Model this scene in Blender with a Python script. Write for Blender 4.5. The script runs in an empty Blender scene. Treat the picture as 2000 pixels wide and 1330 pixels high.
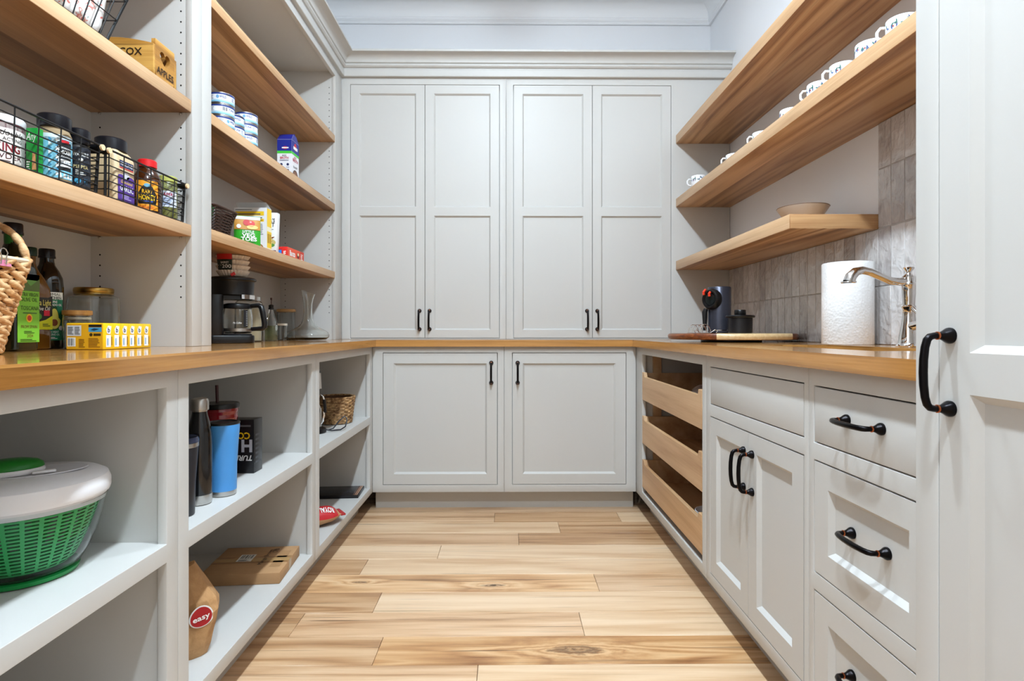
import bpy, bmesh, math, random
from mathutils import Vector, Matrix
random.seed(7)
PI = math.pi
scene = bpy.context.scene
COL = scene.collection

# ------------------------------------------------------------------ camera
F, HZ, YAW = 1100.0, 647.0, 10 / 1100.0        # focal length in pixels of a 2000 px wide frame, horizon row, yaw
CAMZ = 0.96
cam_d = bpy.data.cameras.new('camera')
cam_d.sensor_width = 36.0
cam_d.lens = F * 36 / 2000
cam_d.shift_y = -(665 - HZ) / 2000
cam_d.clip_start = 0.02
cam = bpy.data.objects.new('camera', cam_d)
cam.location = (0, 0, CAMZ)
cam.rotation_euler = (PI / 2, 0, -YAW)
COL.objects.link(cam)
scene.camera = cam

def onX(px, X):            # depth Y of the point seen at column px on the plane x = X
    u = (px - 1000) / F
    return X * (math.cos(YAW) - u * math.sin(YAW)) / (math.sin(YAW) + u * math.cos(YAW))
def onY(px, Y):
    u = (px - 1000) / F
    return Y * (math.sin(YAW) + u * math.cos(YAW)) / (math.cos(YAW) - u * math.sin(YAW))

# ------------------------------------------------------------------ world, lights, exposure
world = bpy.data.worlds.new('world'); scene.world = world
world.use_nodes = True
wb = world.node_tree.nodes['Background']
wb.inputs[0].default_value = (1.0, 0.89, 0.76, 1)
wb.inputs[1].default_value = 0.38
# three ceiling fixtures: a frosted dome added to brighten the upper walls, and a stronger beam below it
LIGHT_Y = [0.10, 1.00, 1.90]
LIGHT_W = [20, 18, 8]               # downward beam
FILL_W = [14.5, 13.5, 7.5]                  # added fill glow of the dome
LIGHT_X, LIGHT_Z, BULB_R = 0.03, 2.965, 0.06
LIGHT_C = (0.76, 0.895, 1.0)
for y, w in zip(LIGHT_Y, LIGHT_W):
    l = bpy.data.lights.new('ceiling_lamp', 'AREA')
    l.shape = 'DISK'; l.size = 0.10; l.energy = w; l.color = LIGHT_C
    o = bpy.data.objects.new('ceiling_lamp', l)
    o.location = (LIGHT_X, y, LIGHT_Z - .064); COL.objects.link(o)
vs = scene.view_settings
vs.view_transform = 'Standard'; vs.look = 'None'; vs.gamma = 1.0; vs.use_curve_mapping = False
vs.exposure = 0.95

# ------------------------------------------------------------------ materials
def lin(c):
    return tuple((x / 12.92 if x <= 0.04045 else ((x + 0.055) / 1.055) ** 2.4) for x in c)
def rgb(r, g, b):
    return lin((r / 255, g / 255, b / 255)) + (1,)
MATS = {}
def newmat(name):
    m = bpy.data.materials.new(name); m.use_nodes = True
    MATS[name] = m
    return m, m.node_tree, m.node_tree.nodes['Principled BSDF']
def plain(name, c, rough=0.5, metal=0.0, trans=0.0, coat=0.0, ior=1.45, alpha=1.0, spec=0.5, emit=None):
    if name in MATS: return MATS[name]
    m, t, b = newmat(name)
    b.inputs['Base Color'].default_value = rgb(*c)
    b.inputs['Roughness'].default_value = rough
    b.inputs['Metallic'].default_value = metal
    b.inputs['Transmission Weight'].default_value = trans
    b.inputs['Coat Weight'].default_value = coat
    b.inputs['IOR'].default_value = ior
    b.inputs['Specular IOR Level'].default_value = spec
    if emit:
        b.inputs['Emission Color'].default_value = rgb(*c); b.inputs['Emission Strength'].default_value = emit
    return m
def ink(c):
    n = 'print_%02x%02x%02x' % c
    return plain(n, c, 0.45)
class NT:
    def __init__(s, t): s.t = t
    def n(s, typ, **kw):
        nd = s.t.nodes.new(typ)
        for k, v in kw.items(): setattr(nd, k, v)
        return nd
    def l(s, a, b): s.t.links.new(a, b)
    def math(s, op, a, b=None, c=None):
        nd = s.n('ShaderNodeMath', operation=op)
        for i, x in enumerate((a, b, c)):
            if x is None: continue
            if hasattr(x, 'links'): s.l(x, nd.inputs[i])
            else: nd.inputs[i].default_value = x
        return nd.outputs[0]
    def vmath(s, op, a, b=None):
        nd = s.n('ShaderNodeVectorMath', operation=op)
        for i, x in enumerate((a, b)):
            if x is None: continue
            if hasattr(x, 'links'): s.l(x, nd.inputs[i])
            else: nd.inputs[i].default_value = x
        return nd.outputs[0]
    def noise(s, vec, scale=1, detail=4, rough=0.55, dist=0.0):
        nd = s.n('ShaderNodeTexNoise')
        nd.inputs['Scale'].default_value = scale; nd.inputs['Detail'].default_value = detail
        nd.inputs['Roughness'].default_value = rough; nd.inputs['Distortion'].default_value = dist
        s.l(vec, nd.inputs['Vector'])
        return nd.outputs['Fac']
    def ramp(s, fac, stops, interp='LINEAR'):
        nd = s.n('ShaderNodeValToRGB'); nd.color_ramp.interpolation = interp
        e = nd.color_ramp.elements
        e[0].position, e[0].color = stops[0]; e[1].position, e[1].color = stops[1]
        for p, c in stops[2:]:
            x = e.new(p); x.color = c
        s.l(fac, nd.inputs[0])
        return nd.outputs[0]
    def mix(s, fac, a, b, blend='MIX'):
        nd = s.n('ShaderNodeMix', data_type='RGBA', blend_type=blend)
        for i, x in ((0, fac), (6, a), (7, b)):
            if hasattr(x, 'links'): s.l(x, nd.inputs[i])
            else: nd.inputs[i].default_value = x
        return nd.outputs[2]
    def bump(s, h, strength, dist, b):
        nd = s.n('ShaderNodeBump'); nd.inputs['Strength'].default_value = strength; nd.inputs['Distance'].default_value = dist
        s.l(h, nd.inputs['Height']); s.l(nd.outputs[0], b.inputs['Normal'])
def wood(name, axis, c_dark, c_mid, c_light, strip=None, strip_axis=0, rough=0.4, coat=0.0, fine=1.0, rand=False,
         contrast=1.0, knots=(), space='Position', tone=0.25, streak=0.35, crack=0.0):
    """grain runs along axis; strip = width of glued staves across strip_axis; knots = list of world (x,y,size)"""
    m, t, b = newmat(name); k = NT(t)
    if space == 'Position':
        pos = k.n('ShaderNodeNewGeometry').outputs['Position']
    else:
        pos = k.n('ShaderNodeTexCoord').outputs['Object']
    if rand:
        r = k.n('ShaderNodeObjectInfo').outputs['Random']
        cmb = k.n('ShaderNodeCombineXYZ')
        for i, s_ in enumerate((37.0, 91.0, 13.0)): k.l(k.math('MULTIPLY', r, s_), cmb.inputs[i])
        pv = k.vmath('ADD', pos, cmb.outputs[0]); tonev = r
    else:
        pv = pos; tonev = None
    if strip:
        sx = k.n('ShaderNodeSeparateXYZ'); k.l(pos, sx.inputs[0])
        idx = k.math('FLOOR', k.math('DIVIDE', k.math('ADD', sx.outputs[strip_axis], 5.013), strip))
        wn = k.n('ShaderNodeTexWhiteNoise', noise_dimensions='2D')
        cc = k.n('ShaderNodeCombineXYZ'); k.l(idx, cc.inputs[0])
        k.l(k.math('FLOOR', k.math('MULTIPLY', sx.outputs[2], 3.3)), cc.inputs[1])
        k.l(cc.outputs[0], wn.inputs['Vector'])
        tonev = wn.outputs['Value']
        off = k.n('ShaderNodeCombineXYZ')
        for i in range(3): k.l(k.math('MULTIPLY', tonev, 17.0 + 9 * i), off.inputs[i])
        pv = k.vmath('ADD', pv, off.outputs[0])
    sc = [14.0 * fine] * 3; sc[axis] = 0.9 * fine
    mp = k.vmath('MULTIPLY', pv, tuple(sc))
    # knots bend the grain
    kmask = None
    for (kx, ky, ks) in knots:
        d = k.vmath('SUBTRACT', pos, (kx, ky, 0.0))
        s2 = [1.0 / (ks * 0.45)] * 3; s2[axis] = 1.0 / (ks * 1.6); s2[2] = 0
        d2 = k.vmath('MULTIPLY', d, tuple(s2))
        ln = k.n('ShaderNodeVectorMath', operation='LENGTH'); k.l(d2, ln.inputs[0])
        wob = k.math('MULTIPLY', k.math('SUBTRACT', k.noise(k.vmath('MULTIPLY', pos, (18., 40., 0.)), 1.0, 3, .6), .5), 1.1)
        kd = k.math('EXPONENT', k.math('MULTIPLY', k.math('MAXIMUM', k.math('ADD', ln.outputs['Value'], wob), 0.0), -1.3))
        kmask = kd if kmask is None else k.math('MAXIMUM', kmask, kd)
    base = k.noise(mp, 1.0, 6, 0.6, 0.35)
    rings = k.math('FRACT', k.math('ADD', k.math('MULTIPLY', k.noise(mp, 0.35, 2, 0.5, 0.6), 5.0 * contrast),
                                   k.math('MULTIPLY', kmask, 4.0) if kmask is not None else 0.0))
    rings = k.math('ABSOLUTE', k.math('SUBTRACT', rings, 0.5))
    sc2 = [260.0 * fine] * 3; sc2[axis] = 5.0 * fine
    fn = k.noise(k.vmath('MULTIPLY', pv, tuple(sc2)), 1.0, 3, 0.6)
    f = k.math('ADD', k.math('MULTIPLY', base, 0.62), k.math('ADD', k.math('MULTIPLY', rings, 0.42 * contrast), k.math('MULTIPLY', fn, 0.28)))
    col = k.ramp(f, [(0.32, rgb(*c_dark)), (0.76, rgb(*c_light)), (0.54, rgb(*c_mid))])
    if tonev is not None:
        g = k.math('ADD', k.math('MULTIPLY', tonev, tone), 1.0 - tone * 0.55)
        cg = k.n('ShaderNodeCombineXYZ')
        k.l(g, cg.inputs[0]); k.l(k.math('POWER', g, 1.15), cg.inputs[1]); k.l(k.math('POWER', g, 1.4), cg.inputs[2])
        col = k.mix(1.0, col, cg.outputs[0], 'MULTIPLY')
    # dark mineral streaks
    sc3 = [26.0 * fine] * 3; sc3[axis] = 0.7 * fine
    stn = k.noise(k.vmath('MULTIPLY', pv, tuple(sc3)), 1.0, 3, 0.5, 0.2)
    smask = k.ramp(stn, [(0.62, (0, 0, 0, 1)), (0.74, (streak,) * 3 + (1,))])
    col = k.mix(smask, col, rgb(int(c_dark[0] * .62), int(c_dark[1] * .55), int(c_dark[2] * .5)))
    if crack:
        sc4 = [120.0] * 3; sc4[axis] = 1.6
        ck = k.noise(k.vmath('MULTIPLY', pv, tuple(sc4)), 1.0, 2, 0.5, 0.3)
        patch = k.noise(pv, 3.0, 2, 0.5)
        cm = k.ramp(k.math('ADD', ck, k.math('MULTIPLY', k.math('SUBTRACT', patch, .5), .45)), [(0.68, (0, 0, 0, 1)), (0.76, (crack,) * 3 + (1,))])
        col = k.mix(cm, col, rgb(84, 50, 30))
    if kmask is not None:
        kc = k.ramp(kmask, [(0.42, (0, 0, 0, 1)), (0.62, (0.75, 0.75, 0.75, 1)), (0.78, (0.25, 0.25, 0.25, 1)), (0.9, (0.95, 0.95, 0.95, 1))])
        col = k.mix(kc, col, rgb(70, 36, 18))
        core = k.ramp(kmask, [(0.84, (0, 0, 0, 1)), (0.95, (.9, .9, .9, 1))])
        col = k.mix(core, col, rgb(26, 16, 12))
    k.l(col, b.inputs['Base Color'])
    b.inputs['Roughness'].default_value = rough
    b.inputs['Coat Weight'].default_value = coat
    b.inputs['Coat Roughness'].default_value = 0.06
    k.bump(fn, 0.12, 0.002, b)
    return m

def paint(name, c, rough=0.38, tex=0.03):
    m, t, b = newmat(name); k = NT(t)
    pos = k.n('ShaderNodeNewGeometry').outputs['Position']
    n1 = k.noise(pos, 2.2, 3, 0.5); n2 = k.noise(pos, 260, 2, 0.5)
    a = tuple(min(1, x * 0.985) for x in rgb(*c)[:3]) + (1,)
    k.l(k.ramp(n1, [(0.3, a), (0.7, rgb(*c))]), b.inputs['Base Color'])
    b.inputs['Roughness'].default_value = rough
    k.bump(n2, tex, 0.001, b)
    return m
M_CAB = paint('greige_cabinet_paint', (199, 198, 195), 0.46)
M_WALL = paint('white_wall_paint', (236, 238, 242), 0.5)
M_CEIL = paint('ceiling_paint', (238, 240, 243), 0.55)
M_NICHE = paint('wall_paint_greige', (214, 205, 197), 0.55)
SH = dict(c_dark=(128, 86, 50), c_mid=(172, 127, 82), c_light=(198, 153, 106))
M_SHELF = wood('oak_shelf_staves', 1, strip=0.052, strip_axis=0, rough=0.42, tone=0.75, **SH)
M_SHELF_LIT = wood('oak_shelf_edge_lit', 1, c_dark=(168, 128, 88), c_mid=(198, 160, 120), c_light=(216, 182, 144), rough=0.42, streak=0.2)  # paler copy for front edges, the strong light there put into the colour
M_SHELFR = wood('hickory_shelf_plain', 1, c_dark=(110, 66, 34), c_mid=(178, 130, 84), c_light=(208, 166, 120), strip=0.17, strip_axis=0, rough=0.38, contrast=1.5, tone=0.3)
CT = dict(c_dark=(134, 86, 36), c_mid=(178, 125, 64), c_light=(204, 151, 86))
M_SHELFX = wood('hickory_shelf_end', 0, c_dark=(132, 86, 50), c_mid=(178, 130, 84), c_light=(208, 166, 120), rough=0.38, contrast=1.1)
M_CTY = wood('oak_counter_along', 1, strip=0.085, strip_axis=0, rough=0.16, coat=0.6, tone=0.2, **CT)
M_CTX = wood('oak_counter_across', 0, strip=0.085, strip_axis=1, rough=0.16, coat=0.6, tone=0.2, **CT)
M_BIRCH = wood('birch_drawer', 1, c_dark=(178, 134, 92), c_mid=(203, 163, 120), c_light=(218, 182, 142), rough=0.45, rand=True, tone=0.1, streak=0.15)
FL = dict(c_dark=(170, 126, 88), c_mid=(208, 170, 132), c_light=(226, 194, 160))
M_FL = wood('hickory_floor', 0, crack=0.7, fine=1.5, rough=0.3, rand=True, tone=0.16, streak=0.5, **FL)
M_FLP = wood('hickory_floor_pale', 0, crack=0.4, fine=1.5, c_dark=(196, 154, 114), c_mid=(220, 187, 150), c_light=(232, 204, 172), rough=0.3, rand=True, tone=0.08, streak=0.25)
M_FLD = wood('hickory_floor_brown', 0, crack=0.8, fine=1.5, c_dark=(142, 100, 66), c_mid=(188, 146, 106), c_light=(212, 176, 138), rough=0.3, rand=True, tone=0.12, streak=0.7, contrast=1.3)
M_GROUT = plain('floor_joint_brown', (92, 62, 40), 0.8)  # dark brown base slab, seen in the joints between boards
M_BRONZE = plain('dark_bronze', (22, 20, 22), 0.28, 0.85)
M_COPPER = plain('rubbed_copper', (176, 98, 60), 0.3, 1.0)
M_CHROME = plain('polished_nickel', (226, 224, 222), 0.06, 1.0)
M_STEEL = plain('brushed_steel', (190, 188, 184), 0.28, 1.0)
M_BLACK = plain('black_plastic', (14, 14, 16), 0.32)
M_WIRE = plain('black_wire', (12, 13, 16), 0.4)
M_GLASS = plain('clear_glass', (250, 252, 250), 0.0, trans=1.0, ior=1.45)
M_HOLE_SHADE = plain('hole_shade', (20, 17, 15), 0.9)
M_WHITE = plain('white_plastic', (236, 236, 240), 0.3)
M_BAMBOO = wood('bamboo', 0, c_dark=(176, 124, 66), c_mid=(204, 156, 96), c_light=(220, 178, 120), rough=0.4, space='Object', fine=2.0)

# ------------------------------------------------------------------ mesh helpers
class MB:
    def __init__(s): s.v = []; s.f = []; s.m = []
    def add(s, vs_, fs, m=0):
        o = len(s.v); s.v += [tuple(p) for p in vs_]
        for f in fs: s.f.append(tuple(i + o for i in f)); s.m.append(m)
        return s
    def box(s, x0, y0, z0, x1, y1, z1, m=0):
        if x0 > x1: x0, x1 = x1, x0
        if y0 > y1: y0, y1 = y1, y0
        if z0 > z1: z0, z1 = z1, z0
        return s.add([(x0, y0, z0), (x1, y0, z0), (x1, y1, z0), (x0, y1, z0), (x0, y0, z1), (x1, y0, z1), (x1, y1, z1), (x0, y1, z1)],
                     [(0, 3, 2, 1), (4, 5, 6, 7), (0, 1, 5, 4), (1, 2, 6, 5), (2, 3, 7, 6), (3, 0, 4, 7)], m)
    def hexa(s, p, m=0):   # 8 points, bottom ring then top ring, counter-clockwise from above
        return s.add(p, [(0, 3, 2, 1), (4, 5, 6, 7), (0, 1, 5, 4), (1, 2, 6, 5), (2, 3, 7, 6), (3, 0, 4, 7)], m)
    def lathe(s, prof, seg=32, m=0, cx=0, cy=0, sx=1, sy=1, a0=0.0, fr=None):
        """prof = [(r,z)]; r == 0 closes the end; fr(theta, r, z) may modulate the radius"""
        rings = []; o0 = len(s.v); vs_ = []; fs = []
        for r, z in prof:
            if r <= 1e-7:
                rings.append([len(vs_)]); vs_.append((cx, cy, z))
            else:
                ring = []
                for i in range(seg):
                    t = a0 + 2 * PI * i / seg
                    rr = fr(t, r, z) if fr else r
                    ring.append(len(vs_)); vs_.append((cx + rr * math.cos(t) * sx, cy + rr * math.sin(t) * sy, z))
                rings.append(ring)
        for a, b in zip(rings, rings[1:]):
            if len(a) == 1 and len(b) == 1: continue
            for i in range(seg):
                j = (i + 1) % seg
                if len(a) == 1: fs.append((a[0], b[j], b[i]))
                elif len(b) == 1: fs.append((a[i], a[j], b[0]))
                else: fs.append((a[i], a[j], b[j], b[i]))
        return s.add(vs_, fs, m)
    def tube(s, path, r, seg=8, m=0, closed=False, cap=True):
        P = [Vector(p) for p in path]; n = len(P)
        rs = r if isinstance(r, (list, tuple)) else [r] * n
        vs_ = []; fs = []; up = None
        for i in range(n):
            if closed: d = P[(i + 1) % n] - P[i - 1]
            else: d = P[min(i + 1, n - 1)] - P[max(i - 1, 0)]
            if d.length < 1e-9: d = Vector((0, 0, 1))
            d.normalize()
            if up is None:
                up = Vector((0, 0, 1)) if abs(d.z) < 0.9 else Vector((1, 0, 0))
            a = d.cross(up)
            if a.length < 1e-6: a = d.cross(Vector((0, 1, 0)))
            a.normalize(); bvec = a.cross(d).normalized(); up = bvec
            for j in range(seg):
                t = 2 * PI * j / seg
                vs_.append(P[i] + (a * math.cos(t) + bvec * math.sin(t)) * rs[i])
        for i in range(n if closed else n - 1):
            i2 = (i + 1) % n
            for j in range(seg):
                j2 = (j + 1) % seg
                fs.append((i * seg + j, i2 * seg + j, i2 * seg + j2, i * seg + j2))
        if cap and not closed:
            fs.append(tuple(range(seg))); fs.append(tuple((n - 1) * seg + j for j in reversed(range(seg))))
        return s.add(vs_, fs, m)
    def prism(s, poly, a0, a1, plane='xz', m=0):
        """poly of 2D points extruded along the third axis from a0 to a1"""
        n = len(poly)
        def mk(p, a):
            return {'xz': (p[0], a, p[1]), 'xy': (p[0], p[1], a), 'yz': (a, p[0], p[1])}[plane]
        vs_ = [mk(p, a0) for p in poly] + [mk(p, a1) for p in poly]
        fs = [tuple(reversed(range(n))), tuple(range(n, 2 * n))]
        for i in range(n):
            j = (i + 1) % n; fs.append((i, j, n + j, n + i))
        return s.add(vs_, fs, m)
    def sph(s, c, r, seg=12, rings=8, m=0, sq=(1, 1, 1)):
        prof = []
        o = len(s.v)
        s.lathe([(r * math.sin(PI * i / rings) if 0 < i < rings else 0, -r * math.cos(PI * i / rings)) for i in range(rings + 1)], seg, m)
        s.v[o:] = [(c[0] + p[0] * sq[0], c[1] + p[1] * sq[1], c[2] + p[2] * sq[2]) for p in s.v[o:]]
        return s
    def xf(s, fn, start=0):
        s.v[start:] = [tuple(fn(Vector(p))) for p in s.v[start:]]
        return s
    def mesh(s, name, mats, bev=0.0, seg=2, sharp=38, fixn=True):
        me = bpy.data.meshes.new(name)
        me.from_pydata(s.v, [], s.f)
        if not isinstance(mats, (list, tuple)): mats = [mats]
        for m in mats: me.materials.append(m)
        me.polygons.foreach_set('material_index', s.m)
        bm = bmesh.new(); bm.from_mesh(me)
        if fixn: bmesh.ops.recalc_face_normals(bm, faces=bm.faces)
        if bev:
            es = [e for e in bm.edges if len(e.link_faces) == 2 and e.calc_face_angle(0) > 0.6]
            bmesh.ops.bevel(bm, geom=es, offset=bev, segments=seg, affect='EDGES', profile=0.5, clamp_overlap=True)
        bm.to_mesh(me); bm.free()
        me.polygons.foreach_set('use_smooth', [True] * len(me.polygons))
        me.set_sharp_from_angle(angle=math.radians(sharp))
        me.update()
        return me
    def build(s, name, parent=None, mats=None, bev=0.0, **kw):
        return link(name, s.mesh(name, mats, bev, **kw), parent)

def link(name, me, parent=None, loc=None, rot=None):
    o = bpy.data.objects.new(name, me); COL.objects.link(o)
    if parent is not None: o.parent = parent
    if loc: o.location = loc
    if rot: o.rotation_euler = rot
    return o
def tag(o, label=None, cat=None, group=None, kind=None):
    for k_, v_ in (('label', label), ('category', cat), ('group', group), ('kind', kind)):
        if v_: o[k_] = v_
    return o
def thing(name, label, cat, loc=(0, 0, 0), rz=0.0, group=None):
    o = bpy.data.objects.new(name, None); COL.objects.link(o)
    o.empty_display_size = 0.05
    o.location = loc; o.rotation_euler = (0, 0, rz)
    return tag(o, label, cat, group)
def struct(name, mb, mats, bev=0.0):
    return tag(mb.build(name, None, mats, bev), kind='structure')
def dup(root, loc, rz=0.0, label=None):
    r = root.copy(); COL.objects.link(r); r.location = loc; r.rotation_euler = (0, 0, rz)
    if label: r['label'] = label
    for ch in list(root.children):
        c = ch.copy(); COL.objects.link(c); c.parent = r
        for g in list(ch.children):
            d = g.copy(); COL.objects.link(d); d.parent = c
    return r
def face_cam(X, Y): return math.atan2(-X, Y)

# ------------------------------------------------------------------ print: flat lettering and marks laid on a surface
_TXT = {}
def text_geo(s_, bold=0.0, shear=0.0):
    key = (s_, bold, shear)
    if key not in _TXT:
        c = bpy.data.curves.new('lettering', 'FONT'); c.body = s_; c.size = 1.0; c.resolution_u = 2
        c.offset = bold; c.shear = shear; c.align_x = 'LEFT'
        o = bpy.data.objects.new('lettering', c); COL.objects.link(o)
        me = bpy.data.meshes.new_from_object(o)
        v = [(p.co.x, p.co.y) for p in me.vertices]; f = [tuple(p.vertices) for p in me.polygons]
        bpy.data.objects.remove(o); bpy.data.curves.remove(c); bpy.data.meshes.remove(me)
        if not v: v = [(0, 0)]
        x0 = min(p[0] for p in v); x1 = max(p[0] for p in v)
        v = [((p[0] - (x0 + x1) / 2), p[1] - 0.345) for p in v]
        _TXT[key] = (v, f, x1 - x0)
    return _TXT[key]
class Print:
    def __init__(s): s.items = []
    def rect(s, u0, v0, u1, v1, c, L=0): s.items.append(('r', (u0, v0, u1, v1), c, L)); return s
    def ell(s, cu, cv, ru, rv, c, L=1, n=24):
        pts = [(cu + ru * math.cos(2 * PI * i / n), cv + rv * math.sin(2 * PI * i / n)) for i in range(n)]
        s.items.append(('p', (pts, [tuple(range(n))]), c, L)); return s
    def poly(s, pts, c, L=1): s.items.append(('p', (list(pts), [tuple(range(len(pts)))]), c, L)); return s
    def text(s, t, cu, cv, h, c, w=None, rot=0.0, bold=0.0, shear=0.0, L=2):
        v, f, tw = text_geo(t, bold, shear)
        k_ = h / 0.69; kx = k_
        if w: kx = w / max(tw, 1e-6)
        cr, sr = math.cos(rot), math.sin(rot)
        pts = [(cu + x * kx * cr - y * k_ * sr, cv + x * kx * sr + y * k_ * cr) for x, y in v]
        s.items.append(('p', (pts, f), c, L)); return s
    def lines(s, u0, v0, u1, v1, n, c, L=2, frac=0.45, seed=1):   # rows of small print
        rnd = random.Random(seed); h = (v1 - v0) / n
        for i in range(n):
            e = u1 - (u1 - u0) * rnd.random() * 0.35
            s.rect(u0, v0 + i * h, e, v0 + (i + frac) * h, c, L)
        return s
    def bars(s, u0, v0, u1, v1, n, c, L=2, seed=3):
        rnd = random.Random(seed); w = (u1 - u0) / n
        for i in range(n):
            if rnd.random() < 0.72: s.rect(u0 + i * w, v0, u0 + (i + 0.3 + 0.5 * rnd.random()) * w, v1, c, L)
        return s
    def build(s, name, parent, mp, curved=False, eps=0.00035):
        mb = MB(); cols = []
        for kind, g, c, L in s.items:
            if c not in cols: cols.append(c)
            mi = cols.index(c); e = eps * (L + 1)
            if kind == 'r':
                u0, v0, u1, v1 = g
                n = max(1, int(abs(u1 - u0) / 0.004)) if curved else 1
                nv = max(1, int(abs(v1 - v0) / 0.012)) if curved == 2 else 1
                vs_ = [mp(u0 + (u1 - u0) * i / n, v0 + (v1 - v0) * j / nv, e) for j in range(nv + 1) for i in range(n + 1)]
                fs = [(j * (n + 1) + i, j * (n + 1) + i + 1, (j + 1) * (n + 1) + i + 1, (j + 1) * (n + 1) + i) for j in range(nv) for i in range(n)]
            else:
                pts, fs = g
                us = [q[0] for q in pts]
                if curved and max(us) - min(us) > .006:
                    bm = bmesh.new(); bv = [bm.verts.new((u, v, 0)) for u, v in pts]
                    for f in fs:
                        try: bm.faces.new([bv[i] for i in f])
                        except ValueError: pass
                    x = min(us) + .004
                    while x < max(us):
                        bmesh.ops.bisect_plane(bm, geom=bm.verts[:] + bm.edges[:] + bm.faces[:], plane_co=(x, 0, 0), plane_no=(1, 0, 0))
                        x += .004
                    bm.verts.index_update()
                    pts = [(q.co.x, q.co.y) for q in bm.verts]; fs = [tuple(q.index for q in f.verts) for f in bm.faces]
                    bm.free()
                vs_ = [mp(u, v, e) for u, v in pts]
            mb.add(vs_, fs, mi)
        return mb.build(name, parent, [ink(c) for c in cols], fixn=False)
def m_front(y=0.0, x0=0.0, z0=0.0):              # plane facing local -y
    return lambda u, v, e: (x0 + u, y - e, z0 + v)
def m_side(x=0.0, y0=0.0, z0=0.0):               # plane facing local +x ; u runs along +y
    return lambda u, v, e: (x + e, y0 + u, z0 + v)
def m_top(z=0.0, x0=0.0, y0=0.0):
    return lambda u, v, e: (x0 + u, y0 + v, z + e)
def m_cyl(r, ang=-PI / 2, z0=0.0, rf=None):
    def f(u, v, e):
        R = (rf(v) if rf else r)
        t = ang + u / r
        return ((R + e) * math.cos(t), (R + e) * math.sin(t), z0 + v)
    return f

# ================================================================== THE ROOM
XLF, XRF, YBF = -0.714, 0.690, 3.000        # faces of the base cabinets
XLC, XRC, YBC = -0.690, 0.665, 2.975        # counter edges
XLU, YBU = -0.951, 3.250                    # faces of the tall shelving and of the upper cabinets
XSH, XWL, XWR, YWB, ZC = 0.978, -1.275, 1.294, 3.570, 3.05
CT0, CT1 = 0.879, 0.914                     # counter underside and top
YN = -1.3

floor = struct('floor', MB().box(XWL, YN, -0.08, XWR, YWB, -0.018), M_GROUT)
struct('ceiling', MB().box(XWL - .1, YN, ZC, XWR + .1, YWB + .1, ZC + .08), M_CEIL)
struct('wall_left', MB().box(XWL - .1, YN, -0.08, XWL, YWB + .1, ZC), M_WALL)
wall_right = struct('wall_right', MB().box(XWR, YN, -0.08, XWR + .1, YWB + .1, ZC), M_WALL)
struct('wall_back', MB().box(XWL, YWB, -0.08, XWR, YWB + .1, ZC), M_WALL)

# floor boards: rows run across the room; joints where the photograph shows them
PW = 0.1512
joints = {9: [], 8: [966, 1209], 7: [1092], 6: [1013], 5: [858], 4: [711], 3: [1165], 2: [737], 1: [580, 1136], 0: [738], -1: [931]}
KN = wood('hickory_floor_knot', 0, crack=0.85, fine=1.5, c_dark=(140, 92, 56), c_mid=(194, 146, 98), c_light=(220, 180, 134), rough=0.3, rand=True, tone=0.05, streak=0.55, contrast=1.4,
          knots=[(onY(1130, 1.70), 1.694, 0.085)])
KN2 = wood('hickory_floor_streak', 0, crack=0.85, fine=1.5, c_dark=(158, 106, 66), c_mid=(214, 170, 124), c_light=(232, 196, 154), rough=0.3, rand=True, tone=0.05, streak=0.75, contrast=1.3,
           knots=[(onY(962, 2.133), 2.128, 0.05), (onY(700, 2.15), 2.16, 0.035)])
SPEC = {(8, 1): M_FLD, (7, 1): M_FLD, (6, 1): M_FLD, (3, 0): KN2, (3, 1): M_FL, (0, 1): KN, (0, 0): M_FLD, (1, 1): M_FL, (1, 2): M_FLP,
        (2, 1): M_FLP, (2, 0): M_FLD, (4, 1): M_FLP, (5, 1): M_FLP, (5, 0): M_FLP, (7, 0): M_FLP, (-1, 1): M_FLP, (-1, 0): M_FL, (8, 0): M_FL, (6, 0): M_FL}
for k_ in range(-19, 13):
    y0 = 1.622 + PW * k_; y1 = min(y0 + PW, YWB)
    if y0 < YN: y0 = YN
    if y1 - y0 < 0.01: continue
    ym = (y0 + y1) / 2
    if k_ in joints: js = [onY(p, ym) for p in joints[k_]]
    else:
        js = [XWL + 0.5 + random.random() * 0.7]; js.append(js[0] + 0.7 + random.random() * 0.6)
    js = [x for x in js if XWL + .15 < x < XWR - .1]
    xs = [XWL] + js + [XWR]
    for i in range(len(xs) - 1):
        m = SPEC.get((k_, i), random.choice([M_FL, M_FLP, M_FLD]))
        MB().box(xs[i] + .0006, y0 + .0005, -0.018, xs[i + 1] - .0006, y1 - .0005, 0).build('plank', floor, m, 0.0009, seg=1)

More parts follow.
